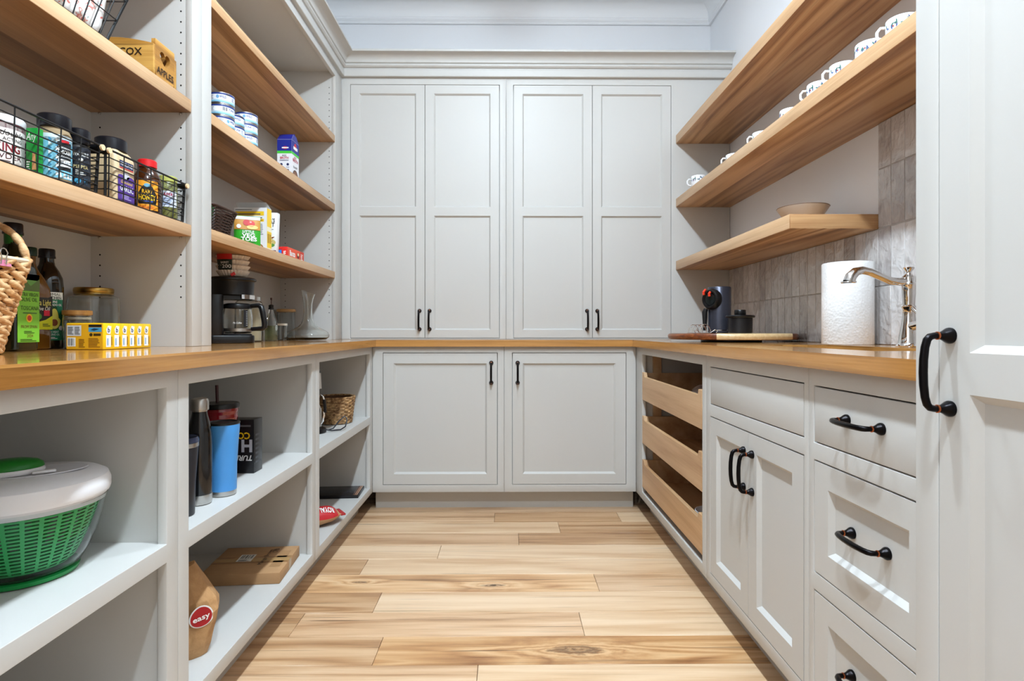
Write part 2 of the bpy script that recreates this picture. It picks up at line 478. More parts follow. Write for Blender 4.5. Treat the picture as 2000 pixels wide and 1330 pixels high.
def sweep(name, prof, path, mats, kind='structure'):
    """prof [(out, z)], path [(x, y, nx, ny)] : corner points with their mitred outward direction"""
    mb = MB(); n = len(prof)
    vs_ = [(x + nx * d, y + ny * d, z) for (x, y, nx, ny) in path for d, z in prof]
    fs = []
    for i in range(len(path) - 1):
        for j in range(n - 1):
            fs.append((i * n + j, i * n + j + 1, (i + 1) * n + j + 1, (i + 1) * n + j))
    fs.append(tuple(range(n))); fs.append(tuple((len(path) - 1) * n + j for j in range(n)))
    mb.add(vs_, fs)
    return tag(mb.build(name, None, mats, sharp=25), kind=kind)
cove = lambda d0, z0, d1, z1, n=7: [(d0 + (d1 - d0) * (1 - math.cos(PI / 2 * i / n)), z0 + (z1 - z0) * math.sin(PI / 2 * i / n)) for i in range(n + 1)]
room_prof = [(0, 2.900), (.013, 2.900), (.016, 2.907), (.013, 2.914), (.017, 2.918), (.022, 2.928), (.017, 2.938), (.02, 2.942)] + cove(.02, 2.944, .088, 3.010) + \
            [(.096, 3.010), (.1, 3.018), (.096, 3.026), (.105, 3.03), (.112, 3.05), (0, 3.05)]
sweep('trim_1', room_prof, [(XWL, YN, 1, 0), (XWL, YWB, 1, -1), (XWR, YWB, -1, -1), (XWR, YN, -1, 0)], M_CEIL)
cab_prof = [(0, 2.420), (.019, 2.420), (.021, 2.423), (.021, 2.458), (.016, 2.464), (.016, 2.468), (.024, 2.470), (.031, 2.477), (.031, 2.485), (.026, 2.490), (.034, 2.494)] + \
           cove(.034, 2.496, .076, 2.532) + [(.084, 2.534), (.084, 2.545), (0, 2.545)]
sweep('trim_2', cab_prof, [(XLU, .5, 1, 0), (XLU, YBU, 1, -1), (XWR - .0005, YBU, 0, -1)], M_CAB)

# ------------------------------------------------------------------ cabinetry kit (local frame: x along the face, -y towards the room, z up)
def make_handle():
    mb = MB()
    for s_ in (-1, 1):
        o = len(mb.v)
        mb.lathe([(0, 0), (.0115, 0), (.0118, .003), (.0108, .006), (.0075, .011), (.0055, .0155), (.0052, .018), (0, .018)], 20, 0)
        mb.lathe([(.0050, .018), (.0060, .0185), (.0060, .0205), (.0050, .021)], 20, 1)
        mb.xf(lambda p: (p.x, -p.z, s_ * .0527 + p.y), o)
    pts = [(-.0527, -.018), (-.0527, -.024), (-.0510, -.0305), (-.0465, -.0345), (-.036, -.0375), (-.018, -.0395), (0, -.040)]
    path = [(0, y, z) for z, y in pts] + [(0, y, -z) for z, y in reversed(pts[:-1])]
    mb.tube(path, [.0046, .0048, .0052, .0054, .0054, .0056, .0057, .0056, .0054, .0054, .0052, .0048, .0046], 12, 0)
    return mb.mesh('handle', [M_BRONZE, M_COPPER])
HANDLE = make_handle()
def handle(parent, x, z, horizontal=False, y=0.0):
    return link('handle', HANDLE, parent, (x, y, z), (0, PI / 2, 0) if horizontal else None)

def slab_mesh(x0, z0, x1, z1, th=.020):
    return MB().box(x0, 0, z0, x1, th, z1)
def shaker(parent, name, x0, z0, x1, z1, stile=.052, rails=None, cham=.010, rec=.011, th=.020):
    """rails: list of (za, zb) opening ranges; default one opening"""
    if rails is None: rails = [(z0 + stile, z1 - stile)]
    mb = MB()
    mb.box(x0, 0, z0, x0 + stile, th, z1); mb.box(x1 - stile, 0, z0, x1, th, z1)
    zs = [z0] + [q for r in rails for q in r] + [z1]
    for i in range(0, len(zs), 2): mb.box(x0 + stile, 0, zs[i], x1 - stile, th, zs[i + 1])
    xa, xb = x0 + stile, x1 - stile
    for za, zb in rails:
        O = [(xa, 0, za), (xb, 0, za), (xb, 0, zb), (xa, 0, zb)]
        I = [(xa + cham, rec, za + cham), (xb - cham, rec, za + cham), (xb - cham, rec, zb - cham), (xa + cham, rec, zb - cham)]
        mb.add(O + I, [(0, 1, 5, 4), (1, 2, 6, 5), (2, 3, 7, 6), (3, 0, 4, 7)])
    d = mb.build(name, parent, M_CAB)
    for za, zb in rails:
        MB().box(xa + .001, rec, za + .001, xb - .001, th - .001, zb - .001).build('panel', d, M_CAB)
    return d
def frame_mesh(W, z0, z1, openings, th=.020):
    """face frame: rectangle [0,W]x[z0,z1] minus the openings (x0,z0,x1,z1), cut on a grid"""
    xs = sorted({0, W} | {o[0] for o in openings} | {o[2] for o in openings})
    zs = sorted({z0, z1} | {o[1] for o in openings} | {o[3] for o in openings})
    mb = MB()
    inside = lambda x, z: any(o[0] < x < o[2] and o[1] < z < o[3] for o in openings)
    V = {}
    def vid(i, j, y):
        key = (i, j, y)
        if key not in V: V[key] = len(mb.v); mb.v.append((xs[i], y, zs[j]))
        return V[key]
    solid = lambda i, j: 0 <= i < len(xs) - 1 and 0 <= j < len(zs) - 1 and not inside((xs[i] + xs[i + 1]) / 2, (zs[j] + zs[j + 1]) / 2)
    for i in range(len(xs) - 1):
        for j in range(len(zs) - 1):
            if not solid(i, j): continue
            fs = [[(i, j, 0), (i + 1, j, 0), (i + 1, j + 1, 0), (i, j + 1, 0)], [(i, j, th), (i, j + 1, th), (i + 1, j + 1, th), (i + 1, j, th)]]
            if not solid(i - 1, j): fs.append([(i, j, 0), (i, j + 1, 0), (i, j + 1, th), (i, j, th)])
            if not solid(i + 1, j): fs.append([(i + 1, j, 0), (i + 1, j, th), (i + 1, j + 1, th), (i + 1, j + 1, 0)])
            if not solid(i, j - 1): fs.append([(i, j, 0), (i, j, th), (i + 1, j, th), (i + 1, j, 0)])
            if not solid(i, j + 1): fs.append([(i, j + 1, 0), (i + 1, j + 1, 0), (i + 1, j + 1, th), (i, j + 1, th)])
            for q in fs: mb.f.append(tuple(vid(*c) for c in q)); mb.m.append(0)
    return mb
def base_common(t, W, D, closed=True, kick=.075, x_in=0.0):
    MB().box(x_in, kick, 0, W - x_in, kick + .018, .104).build('toe_kick', t, M_CAB)
G = .0032                                    # gap round inset doors

# ---- open base cabinets along the wall with the pantry shelving (rot +90: local x = depth into the room, local y = towards the wall)
def open_cab(label, Y0, Y1, oY0, oY1, first=False):
    W = Y1 - Y0; a, b = oY0 - Y0, oY1 - Y0; D = .545
    t = thing('open_base_cabinet', label, 'cabinet', (XLF, Y0, 0), PI / 2, None)
    frame_mesh(W - .0012, .104, CT0, [(a, .140, b, .474), (a, .5126, b, .842)]).build('face_frame', t, M_CAB, .0012)
    sa, sb = a - .018, b + .010
    MB().box(sa - .016, .0205, .104, sa, D, CT0 - .001).build('side_panel', t, M_CAB)
    MB().box(sb, .0205, .104, sb + .016, D, CT0 - .001).build('side_panel', t, M_CAB)
    MB().box(sa, D, .104, sb, D + .012, CT0 - .001).build('back_panel', t, M_CAB)
    MB().box(sa, .0198, .4745, sb, D, .5126).box(a, .0016, .5118, b, .0202, .51275).build('shelf', t, M_CAB)
    MB().box(sa, .0198, .1045, sb, D, .140).box(a, .0016, .1392, b, .0202, .14015).build('bottom_panel', t, M_CAB)
    MB().box(sa, .0205, .846, sb, D, .862).build('top_panel', t, M_CAB)
    base_common(t, W, D)
    return t
yA, yB, yC, yD, yE = (onX(p, XLF) for p in (326, 369, 610, 624, 722.5))
s1, s2 = (yA + yB) / 2, (yC + yD) / 2
open_cab('open greige base cabinet holding the green and white salad spinner', .33, s1, .37, yA)
open_cab('open greige base cabinet with tumblers above and a cardboard box below', s1, s2, yB, yC)
open_cab('open greige base cabinet with the seagrass basket, next to the inner corner', s2, YBF, yD, yE)

# ---- base cabinets on the back wall
def back_base(label, px0, px1, d0, d1, hx):
    x0, x1 = (XLF if px0 is None else onY(px0, YBF)), (XRF if px1 is None else onY(px1, YBF))
    W = x1 - x0
    t = thing('base_cabinet', label, 'cabinet', (x0, YBF, 0))
    a, b = onY(d0, YBF) - x0, onY(d1, YBF) - x0
    frame_mesh(W - .0012, .104, CT0, [(a, .1425, b, .8465)]).build('face_frame', t, M_CAB, .0012)
    MB().box(.003, .045, .104, W - .003, .555, CT0 - .001).build('body', t, M_CAB)
    base_common(t, W, .5)
    d = shaker(t, 'door', a + G, .1425 + G, b - G, .8465 - G, stile=.054)
    handle(d, onY(hx, YBF) - x0, .739)
back_base('greige base cabinet whose one door meets the corner by the open shelves', None, 985, 747.5, 972, 959.5)
back_base('greige base cabinet whose one door meets the corner by the wooden drawers', 985, None, 1000, 1223.5, 1011)

# ---- upper cabinets on the back wall, standing on the counter
def upper_cab(label, px0, px1, edges, stiles, hx):
    x0, x1 = (XLU if px0 is None else onY(px0, YBU)), (XWR - .001 if px1 is None else onY(px1, YBU))
    W = x1 - x0
    t = thing('upper_cabinet', label, 'cabinet', (x0, YBU, 0))
    e = [onY(p, YBU) - x0 for p in edges]
    zb, zt = .9195, 2.382
    frame_mesh(W - .0012, CT1 + .0002, 2.44, [(e[0], zb, e[2], zt)]).build('face_frame', t, M_CAB, .0012)
    MB().box(.003, .045, CT1 + .0002, W - .003, .316, 2.44).build('body', t, M_CAB)
    for i in (0, 1):
        d = shaker(t, 'door', e[i] + (G if i == 0 else G / 2), zb + G, e[i + 1] - (G / 2 if i == 0 else G), zt - G, stile=.050,
                   rails=[(.968, 1.626), (1.676, 2.330)], cham=.008)
        handle(d, onY(hx[i], YBU) - x0, 1.025)
upper_cab('greige upper cabinet with double doors, beside the pantry shelving', None, 988.5, (684, 830, 976), 0, (819.5, 839))
upper_cab('greige upper cabinet with double doors, beside the floating shelves', 988.5, None, (1002.5, 1157, 1311), 0, (1146.5, 1166.5))

# ---- right hand run (rot -90: local x = Y1 - Y, local y = X - XRF)
yP0, yP1 = onX(1371.6, XRF), onX(1254, XRF)
yS0, yS1 = onX(1570.4, XRF), onX(1387, XRF)
yW1 = onX(1589.5, XRF)
yT = 0.876
sA, sB = (yP0 + yS1) / 2, (yS0 + yW1) / 2
t = thing('pullout_base_cabinet', 'greige base cabinet with three open pull-out wooden drawers', 'cabinet', (XRF, YBF, 0), -PI / 2)
W = YBF - sA; a, b = YBF - yP1, YBF - yP0
frame_mesh(W - .0012, .104, CT0, [(a, .140, b, .842)]).build('face_frame', t, M_CAB, .0012)
MB().box(a - .04, .0205, .104, a - .024, .58, CT0 - .001).build('side_panel', t, M_CAB)
MB().box(b + .010, .0205, .104, b + .026, .58, CT0 - .001).build('side_panel', t, M_CAB)
MB().box(a - .024, .58, .104, b + .01, .592, CT0 - .001).build('back_panel', t, M_CAB)
MB().box(a - .024, .0205, .1045, b + .01, .58, .139).build('bottom_panel', t, M_CAB)
for k_ in (0.06, 0.45): MB().box(a - .024, k_, .14, a - .004, k_ + .04, .86).build('slide_post', t, M_BIRCH)
base_common(t, W, .58)
for z0 in (.612, .391, .169):
    z1 = z0 + .140; x0, x1 = a + .004, b - .004; dp = .022
    e = .036
    poly = [(x0, z0), (x1, z0), (x1, z1)]
    rr = .012
    def corner(cx, sgn):
        return [(cx, z1), (cx + sgn * .002, z1 - .005), (cx + sgn * .006, z1 - dp + .006), (cx + sgn * .012, z1 - dp)]
    poly += corner(x1 - e, -1) + list(reversed(corner(x0 + e, 1))) + [(x0, z1)]
    mb = MB()
    n = len(poly)
    d = MB()
    d.prism(poly, 0.0, 0.016, 'xz')
    dr = d.build('drawer', t, M_BIRCH, .0008, seg=1)
    q = MB(); q.box(x0, .0165, z0 + .004, x0 + .013, .52, z1 - .004); q.build('drawer_side', dr, M_BIRCH)
    q = MB(); q.box(x1 - .013, .0165, z0 + .004, x1, .52, z1 - .004); q.build('drawer_side', dr, M_BIRCH)
    q = MB(); q.box(x0 + .013, .507, z0 + .004, x1 - .013, .52, z1 - .004); q.build('drawer_back', dr, M_BIRCH)
    q = MB(); q.box(x0 + .013, .0165, z0 + .012, x1 - .013, .507, z0 + .02); q.build('drawer_bottom', dr, M_BIRCH)

t = thing('sink_cabinet', 'greige sink base cabinet with plain false front above two doors', 'cabinet', (XRF, sA, 0), -PI / 2)
W = sA - sB; a, b = sA - yS1, sA - yS0
frame_mesh(W - .0012, .104, CT0, [(a, .140, b, .673), (a, .713, b, .8405)]).build('face_frame', t, M_CAB, .0012)
MB().box(.003, .0225, .104, .02, .58, CT0 - .001).build('side_panel', t, M_CAB)
MB().box(W - .02, .0225, .104, W - .003, .58, CT0 - .001).build('side_panel', t, M_CAB)
MB().box(.02, .045, .104, W - .02, .055, .86).build('body', t, M_CAB)
base_common(t, W, .58)
slab_mesh(a + G, .713 + G, b - G, .8405 - G).build('false_front', t, M_CAB, .001)
m_ = (a + b) / 2
for i, (xa, xb) in enumerate(((a + G, m_ - .0008), (m_ + .0008, b - G))):
    d = shaker(t, 'door', xa, .140 + G, xb, .673 - G, stile=.052)
    handle(d, m_ + (-.028 if i == 0 else .028), .561)

t = thing('drawer_cabinet', 'greige base cabinet with three drawers beside the tall pantry cabinet', 'cabinet', (XRF, sB, 0), -PI / 2)
W = sB - yT - .001; a, b = sB - yW1, sB - .905
frame_mesh(W, .104, CT0, [(a, .140, b, .382), (a, .421, b, .673), (a, .711, b, .839)]).build('face_frame', t, M_CAB, .0012)
MB().box(.003, .045, .104, W - .003, .58, CT0 - .001).build('body', t, M_CAB)
base_common(t, W, .58)
d = slab_mesh(a + G, .711 + G, b - G, .839 - G).build('drawer', t, M_CAB, .001); handle(d, (a + b) / 2, .780, True)
d = shaker(t, 'drawer', a + G, .421 + G, b - G, .673 - G, stile=.052); handle(d, (a + b) / 2, .551, True, .011)
d = shaker(t, 'drawer', a + G, .140 + G, b - G, .382 - G, stile=.052); handle(d, (a + b) / 2, .262, True, .011)

XT = 0.640
t = thing('tall_cabinet', 'tall greige pantry cabinet with panelled doors at the end of the counter', 'cabinet', (XT, yT, 0), -PI / 2)
W = .93; o1 = onX(1795, XT) - onX(1832, XT); o1 = yT - onX(1832, XT)
frame_mesh(W, .104, 2.62, [(o1, .140, W - o1, 2.56)]).build('face_frame', t, M_CAB, .0012)
MB().box(.0, .0205, .104, .018, XWR - XT - .002, 2.62).build('side_panel', t, M_CAB)
MB().box(W - .018, .0205, .104, W, XWR - XT - .002, 2.62).build('side_panel', t, M_CAB)
MB().box(.018, .045, .104, W - .018, .055, 2.62).build('body', t, M_CAB)
base_common(t, W, .6)
mid = W / 2
for i, (xa, xb) in enumerate(((o1 + G, mid - .001), (mid + .001, W - o1 - G))):
    d = shaker(t, 'door', xa, .140 + G, xb, 2.56 - G, stile=.054, rails=[(.20, .872), (.930, 2.50)], cham=.011, rec=.012)
    if i == 0: handle(d, yT - onX(1857, XT), .901)

# ---- counter: one continuous U with a cut-out for the sink
SX0, SX1, SY0, SY1 = .855, 1.095, 1.305, 1.905
mb = MB()
mb.box(XWL, .33, CT0, XLC, YBC, CT1, 0)
mb.prism([(XWL, YBC), (XLC, YBC), (XLC + .0, YBC), (XWL, YWB)], CT0, CT1, 'xy', 0)
mb.prism([(XLC, YBC), (XRC, YBC), (XWR, YWB), (XWL, YWB)], CT0, CT1, 'xy', 1)
mb.prism([(XRC, YBC), (XWR, YBC), (XWR, YWB)], CT0, CT1, 'xy', 0)
mb.box(XRC, SY1, CT0, XWR, YBC, CT1, 0)
mb.box(XRC, yT + .001, CT0, XWR, SY0, CT1, 0)
mb.box(XRC, SY0, CT0, SX0, SY1, CT1, 0)
mb.box(SX1, SY0, CT0, XWR, SY1, CT1, 0)
tag(mb.build('countertop', None, [M_CTY, M_CTX]), 'glossy oak wood countertop running round three sides', 'countertop')

M_SINK = plain('steel_sink', (120, 116, 112), 0.3, 1.0)
mb = MB()
i_, o_ = .006, .014; zb = .70
mb.box(SX0 - o_, SY0 - o_, zb, SX0 - i_, SY1 + o_, CT0 - .0005); mb.box(SX1 + i_, SY0 - o_, zb, SX1 + o_, SY1 + o_, CT0 - .0005)
mb.box(SX0 - i_, SY0 - o_, zb, SX1 + i_, SY0 - i_, CT0 - .0005); mb.box(SX0 - i_, SY1 + i_, zb, SX1 + i_, SY1 + o_, CT0 - .0005)
mb.box(SX0 - o_, SY0 - o_, zb - .008, SX1 + o_, SY1 + o_, zb)
t = thing('sink', 'steel sink basin set under the cut-out in the oak counter', 'sink', ((SX0 + SX1) / 2, (SY0 + SY1) / 2, zb))
mb.xf(lambda p: (p.x - t.location.x, p.y - t.location.y, p.z - zb))
mb.build('basin', t, M_SINK)
MB().lathe([(0, .0005), (.03, .0005), (.042, .003), (.045, .0005)], 24).build('drain', t, M_CHROME)

# ---- tall pantry shelving on the left
PIN = MB().sph((0, 0, 0), .004, 8, 6, 0, (1, 1, 1)).mesh('shelf_pin', M_STEEL)
def shelving(label, Y0, Y1, oY0, oY1, shelves):
    W = Y1 - Y0; a, b = oY0 - Y0, oY1 - Y0; D = .305
    t = thing('shelving_unit', label, 'shelving', (XLU, Y0, 0), PI / 2)
    z0 = CT1 + .0003
    frame_mesh(W - .0012, z0, 2.42, [(a, z0, b, 2.377)]).build('face_frame', t, M_CAB, .0012)
    for x, sgn in ((a, -1), (b, 1)):
        MB().box(x, .0202, z0, x + sgn * .018, D + .006, 2.42).build('side_panel', t, M_CAB)
    MB().box(a - .018, D, z0, b + .018, D + .012, 2.42).build('back_panel', t, M_CAB)
    MB().box(a, .0202, 2.400, b, D, 2.42).build('top_panel', t, M_CAB)
    mb = MB()
    for x, sgn in ((a, 1), (b, -1)):
        for yy in (.034, .277):
            z = 1.063
            while z < 2.33:
                if all(abs(z - (s_[0] - .01)) > .016 for s_ in shelves):
                    o = len(mb.v); mb.lathe([(0, 0), (.0026, 0), (.0026, .0005), (0, .0005)], 8)
                    mb.xf(lambda p: (x + sgn * p.z, yy + p.x, z + p.y), o)
                z += .032
    tag(mb.build('pin_hole_discs', t, M_HOLE_SHADE), kind='stuff')  # flat dark discs, the shade inside bored holes given as colour
    for zb, zt in shelves:
        mb = MB().box(a + .001, .002, zb, b - .001, D - .001, zt); mb.m[2] = 1
        s_ = mb.build('shelf', t, [M_SHELF, M_SHELF_LIT], .0015)
        for x in (a + .002, b - .002):
            for yy in (.034, .277): link('shelf_pin', PIN, s_, (x, yy, zb - .0035))
    return t
u1, u2, u3 = onX(375.5, XLU), onX(413, XLU), onX(655, XLU)
um = (u1 + u2) / 2
SHZ = [(1.246, 1.281), (1.620, 1.6575), (2.008, 2.045)]
shelving('greige pantry shelving with oak shelves holding spice baskets and oil bottles', .45, um, .50, u1, SHZ)
shelving('greige pantry shelving with oak shelves above the coffee maker, by the corner', um, YBU, u2, u3, [(1.254, 1.290), (1.628, 1.6645), (2.008, 2.045)])

# ---- floating shelves on the right
def fshelf(label, y0, z0, z1):
    mb = MB().box(XSH, y0, z0, XWR - .0005, YBU - .0005, z1); mb.m[2] = 1; mb.m[5] = 2
    tag(mb.build('floating_shelf', None, [M_SHELFR, M_SHELFX, M_SHELF_LIT], .0015), label, 'shelf')
fshelf('short thick floating wood shelf carrying the beige bowl', onX(1542.3, XSH), 1.315, 1.366)
fshelf('long thick floating wood shelf carrying the patterned cups', yT + .001, 1.678, 1.7265)
fshelf('empty thick floating wood shelf above the cup shelf', yT + .001, 2.045, 2.094)

# ---- glazed tile backsplash on wall_right
def tile_mat():
    m, t, b = newmat('glazed_tile'); k = NT(t)
    tc = k.n('ShaderNodeTexCoord').outputs['Object']
    r = k.n('ShaderNodeObjectInfo').outputs['Random']
    cmb = k.n('ShaderNodeCombineXYZ'); [k.l(k.math('MULTIPLY', r, q), cmb.inputs[i]) for i, q in enumerate((31., 57., 83.))]
    v = k.vmath('ADD', tc, cmb.outputs[0])
    n1 = k.noise(v, 16, 3, 0.55, 0.4); n2 = k.noise(k.vmath('MULTIPLY', v, (1, 1, .35)), 42, 2, 0.5, 0.8)
    f = k.math('ADD', k.math('MULTIPLY', n1, .7), k.math('MULTIPLY', r, .4))
    k.l(k.ramp(f, [(.3, rgb(166, 160, 158)), (.85, rgb(214, 212, 212)), (.55, rgb(194, 189, 187))]), b.inputs['Base Color'])
    b.inputs['Roughness'].default_value = .06; b.inputs['Coat Weight'].default_value = .5; b.inputs['Coat Roughness'].default_value = .04
    h = k.math('ADD', k.math('MULTIPLY', n1, .8), k.math('MULTIPLY', n2, .28))
    k.bump(h, 1.0, .015, b)
    return m
M_TILE = tile_mat()
M_TGROUT = plain('tile_grout', (170, 163, 158), 0.85)
yTS = onX(1714.5, XWR - .009)
mb = MB()
mb.box(XWR - .0066, yT, CT1 + .0005, XWR, YBU - .0005, 1.3145); mb.box(XWR - .0066, yT, 1.3145, XWR, yTS, 1.6775)
bs = mb.build('backsplash', wall_right, M_TGROUT)
TW, TH = .0655, .2015
rows = [(CT1 + .001, 1.1135), (1.1155, 1.3135), (1.317, 1.517), (1.519, 1.6765)]
tiles = {}
for ri, (za, zb) in enumerate(rows):
    if ri < 2: ys = YBU - .001; ystop = yT
    else: ys = yTS; ystop = yT
    first = True
    offs = 0
    y = yTS
    cols = []
    while y > yT + .01: cols.append((max(y - TW, yT + .001), y)); y -= TW
    if ri < 2:
        y = yTS
        while y < YBU - .012: cols.append((y, min(y + TW, YBU - .001))); y += TW
    if ri == 1: zb2 = zb
    for ya, yb in cols:
        w, h = yb - ya - .0024, zb - za - .0012
        key = (round(w, 3), round(h, 4))
        if key not in tiles:
            tiles[key] = MB().box(-.0085, -w / 2, -h / 2, -.001, w / 2, h / 2).mesh('tile', M_TILE, .0012, seg=1)
        o = link('tile', tiles[key], bs, (XWR, (ya + yb) / 2, (za + zb) / 2), (0, random.uniform(-.004, .004), random.uniform(-.014, .014)))

# ---- ceiling fixtures
for i, y in enumerate(LIGHT_Y):
    t = thing('ceiling_light', ['round ceiling light by the pantry entrance', 'round ceiling light over the middle of the aisle', 'round ceiling light before the upper cabinets'][i], 'light', (LIGHT_X, y, ZC))
    MB().lathe([(0, -.012), (.050, -.012), (.062, -.006), (.065, 0), (0, 0)], 32).build('canopy', t, M_WHITE)
    MB().lathe([(.020, -.012), (.020, -.024), (.028, -.026), (0, -.027)], 24).build('socket', t, M_WHITE)
    m, nt, bs_ = newmat('fill_glow_%d' % i)
    bs_.inputs['Base Color'].default_value = (.9, .9, .9, 1)
    bs_.inputs['Emission Color'].default_value = LIGHT_C + (1,)
    bs_.inputs['Emission Strength'].default_value = FILL_W[i] / (PI * 4 * PI * BULB_R ** 2)
    MB().sph((0, 0, LIGHT_Z - ZC), BULB_R, 16, 10).build('fill_dome', t, m)  # glowing globe added so the upper walls and ceiling get light

# ================================================================== THINGS ON THE SHELVES
def rot2(p, a): return (p[0] * math.cos(a) - p[1] * math.sin(a), p[0] * math.sin(a) + p[1] * math.cos(a))
WHT, BLK = (240, 240, 238), (22, 22, 24)
SB, SA2 = SHZ[0][1], SHZ[1][1]              # shelf tops, bay by the entrance
S3, S2 = 1.290, 1.6645                      # shelf tops, bay by the corner

# ---- black wire baskets with wooden grips
def wire_basket(name, label, x0, x1, y0, y1, z, h, fl, nh, nv, group=None):
    """fl = outward flare of the rim; local origin at centre of base"""
    cx, cy = (x0 + x1) / 2, (y0 + y1) / 2
    t = thing(name, label, 'basket', (cx, cy, z + .0005), 0, group)
    hx, hy = (x1 - x0) / 2, (y1 - y0) / 2
    ring = lambda k_: [(-hx - fl * k_, -hy - fl * k_), (hx + fl * k_, -hy - fl * k_), (hx + fl * k_, hy + fl * k_), (-hx - fl * k_, hy + fl * k_)]
    mb = MB()
    for i in range(nh + 1):
        k_ = i / nh; r = .0026 if i == nh else .0014
        c = ring(k_)
        for a, b in zip(c, c[1:] + c[:1]): mb.tube([(a[0], a[1], .002 + k_ * h), (b[0], b[1], .002 + k_ * h)], r, 6)
    c0, c1 = ring(0), ring(1)
    def up(a, b, n):
        for i in range(n + 1):
            f = i / n
            p = (c0[a][0] + (c0[b][0] - c0[a][0]) * f, c0[a][1] + (c0[b][1] - c0[a][1]) * f)
            q = (c1[a][0] + (c1[b][0] - c1[a][0]) * f, c1[a][1] + (c1[b][1] - c1[a][1]) * f)
            mb.tube([(p[0], p[1], .002), (q[0], q[1], .002 + h)], .0014, 6)
    ny = max(3, int((y1 - y0) / nv)); nx = max(3, int((x1 - x0) / nv))
    up(0, 1, nx); up(2, 3, nx); up(1, 2, ny); up(3, 0, ny)
    for i in range(1, ny): mb.tube([(-hx, -hy + 2 * hy * i / ny, .002), (hx, -hy + 2 * hy * i / ny, .002)], .0012, 6)
    mb.build('wire_frame', t, M_WIRE)
    for s_ in (-1, 1):
        yy = s_ * (hy + fl + .004); zz = h - .002
        g = MB().tube([(-hx * .45, yy, zz), (hx + fl + .001, yy, zz)], .0072, 12)
        gr = g.build('grip', t, M_WIRE)
        MB().tube([(hx + fl + .0012, yy, zz), (hx + fl + .006, yy, zz)], .0070, 14).build('grip_end', gr, plain('pale_dowel', (228, 198, 158), .5))
        for xx in (hx + fl - .012, -hx * .4):
            k2 = MB(); o = 0; k2.lathe([(.0082, 0), (.0092, 0), (.0092, .012), (.0082, .012)], 12)
            k2.xf(lambda p: (xx + p.z, yy + p.x, zz + p.y), o)
            k2.tube([(xx + .006, yy, zz - .006), (xx + .006 - (fl if xx > 0 else 0), s_ * (hy + .003), .004)], .0030, 6)
            k2.build('collar', gr, M_WIRE)
    return t
wire_basket('wire_basket', 'black wire basket with wooden grips holding baking powder and sea salt', -1.205, -.957, .99, 1.323, SB, .112, .004, 6, .05)
wire_basket('wire_basket', 'black wire basket with wooden grips holding garlic and honey', -1.205, -.957, 1.362, 1.674, SB, .112, .004, 6, .05)
wire_basket('wire_basket', 'black wire basket with wooden grips full of patterned cloth', -1.20, -.958, 1.03, 1.362, SA2, .16, .038, 3, .027)

# ---- folded cloths in the upper wire basket
def cloth_mat():
    m, t, b = newmat('patterned_cloth'); k = NT(t)
    tc = k.n('ShaderNodeTexCoord').outputs['Object']
    w = k.vmath('ADD', tc, k.vmath('MULTIPLY', k.n('ShaderNodeTexNoise').outputs['Color'], (.03, .03, .03)))
    n1 = k.noise(w, 34, 3, .6, 1.2); n2 = k.noise(k.vmath('ADD', w, (3, 1, 7)), 26, 2, .5, 1.0)
    c = k.ramp(n1, [(.0, rgb(244, 242, 240)), (.56, rgb(244, 242, 240)), (.60, rgb(206, 74, 52)), (.65, rgb(238, 200, 186)), (.7, rgb(244, 242, 240))])
    c2 = k.ramp(n2, [(.0, (0, 0, 0, 1)), (.6, (0, 0, 0, 1)), (.64, (.8, .8, .8, 1)), (.70, (0, 0, 0, 1))])
    k.l(k.mix(c2, c, rgb(104, 138, 140)), b.inputs['Base Color']); b.inputs['Roughness'].default_value = .85
    k.bump(k.noise(tc, 60, 2), .3, .003, b)
    return m
M_CLOTH = cloth_mat()
def folded_cloth(label, x, y0, y1, z, h, seed):
    rnd = random.Random(seed)
    t = thing('folded_cloth', label, 'cloth', (x, (y0 + y1) / 2, z), 0, 'patterned cloths in the upper wire basket')
    hy = (y1 - y0) / 2; n = 14; m_ = 28
    mb = MB(); vs_ = []; fs = []
    for i in range(m_ + 1):
        v = -hy + 2 * hy * i / m_
        tap = 1 - .22 * abs(2 * i / m_ - 1) ** 8
        for j in range(n):
            a = 2 * PI * j / n
            ex = abs(math.cos(a)) ** .5 * (1 if math.cos(a) > 0 else -1); ez = abs(math.sin(a)) ** .5 * (1 if math.sin(a) > 0 else -1)
            wv = .004 * math.sin(i * 1.1 + seed) * math.cos(3 * a + seed)
            vs_.append((ex * (.029 * tap + wv) + .018 * (1 + ez) / 2, v * (1.02 + .09 * (1 + ez)), h / 2 + ez * (h / 2 * (.93 + .07 * tap) - .001) + (0 if ez < 0 else wv * .8)))
    for i in range(m_):
        for j in range(n): fs.append((i * n + j, i * n + (j + 1) % n, (i + 1) * n + (j + 1) % n, (i + 1) * n + j))
    fs += [tuple(range(n)), tuple(m_ * n + j for j in range(n))]
    mb.add(vs_, fs); mb.build('cloth_fold', t, M_CLOTH, sharp=80)
for i in range(3):
    folded_cloth('white folded cloth with red pattern, ' + ['against the front wires of the upper basket', 'in the middle of the upper basket', 'at the back of the upper basket'][i], -1.000 - .076 * i, 1.040, 1.352, SA2 + .006, .165 + .006 * i, i + 2)

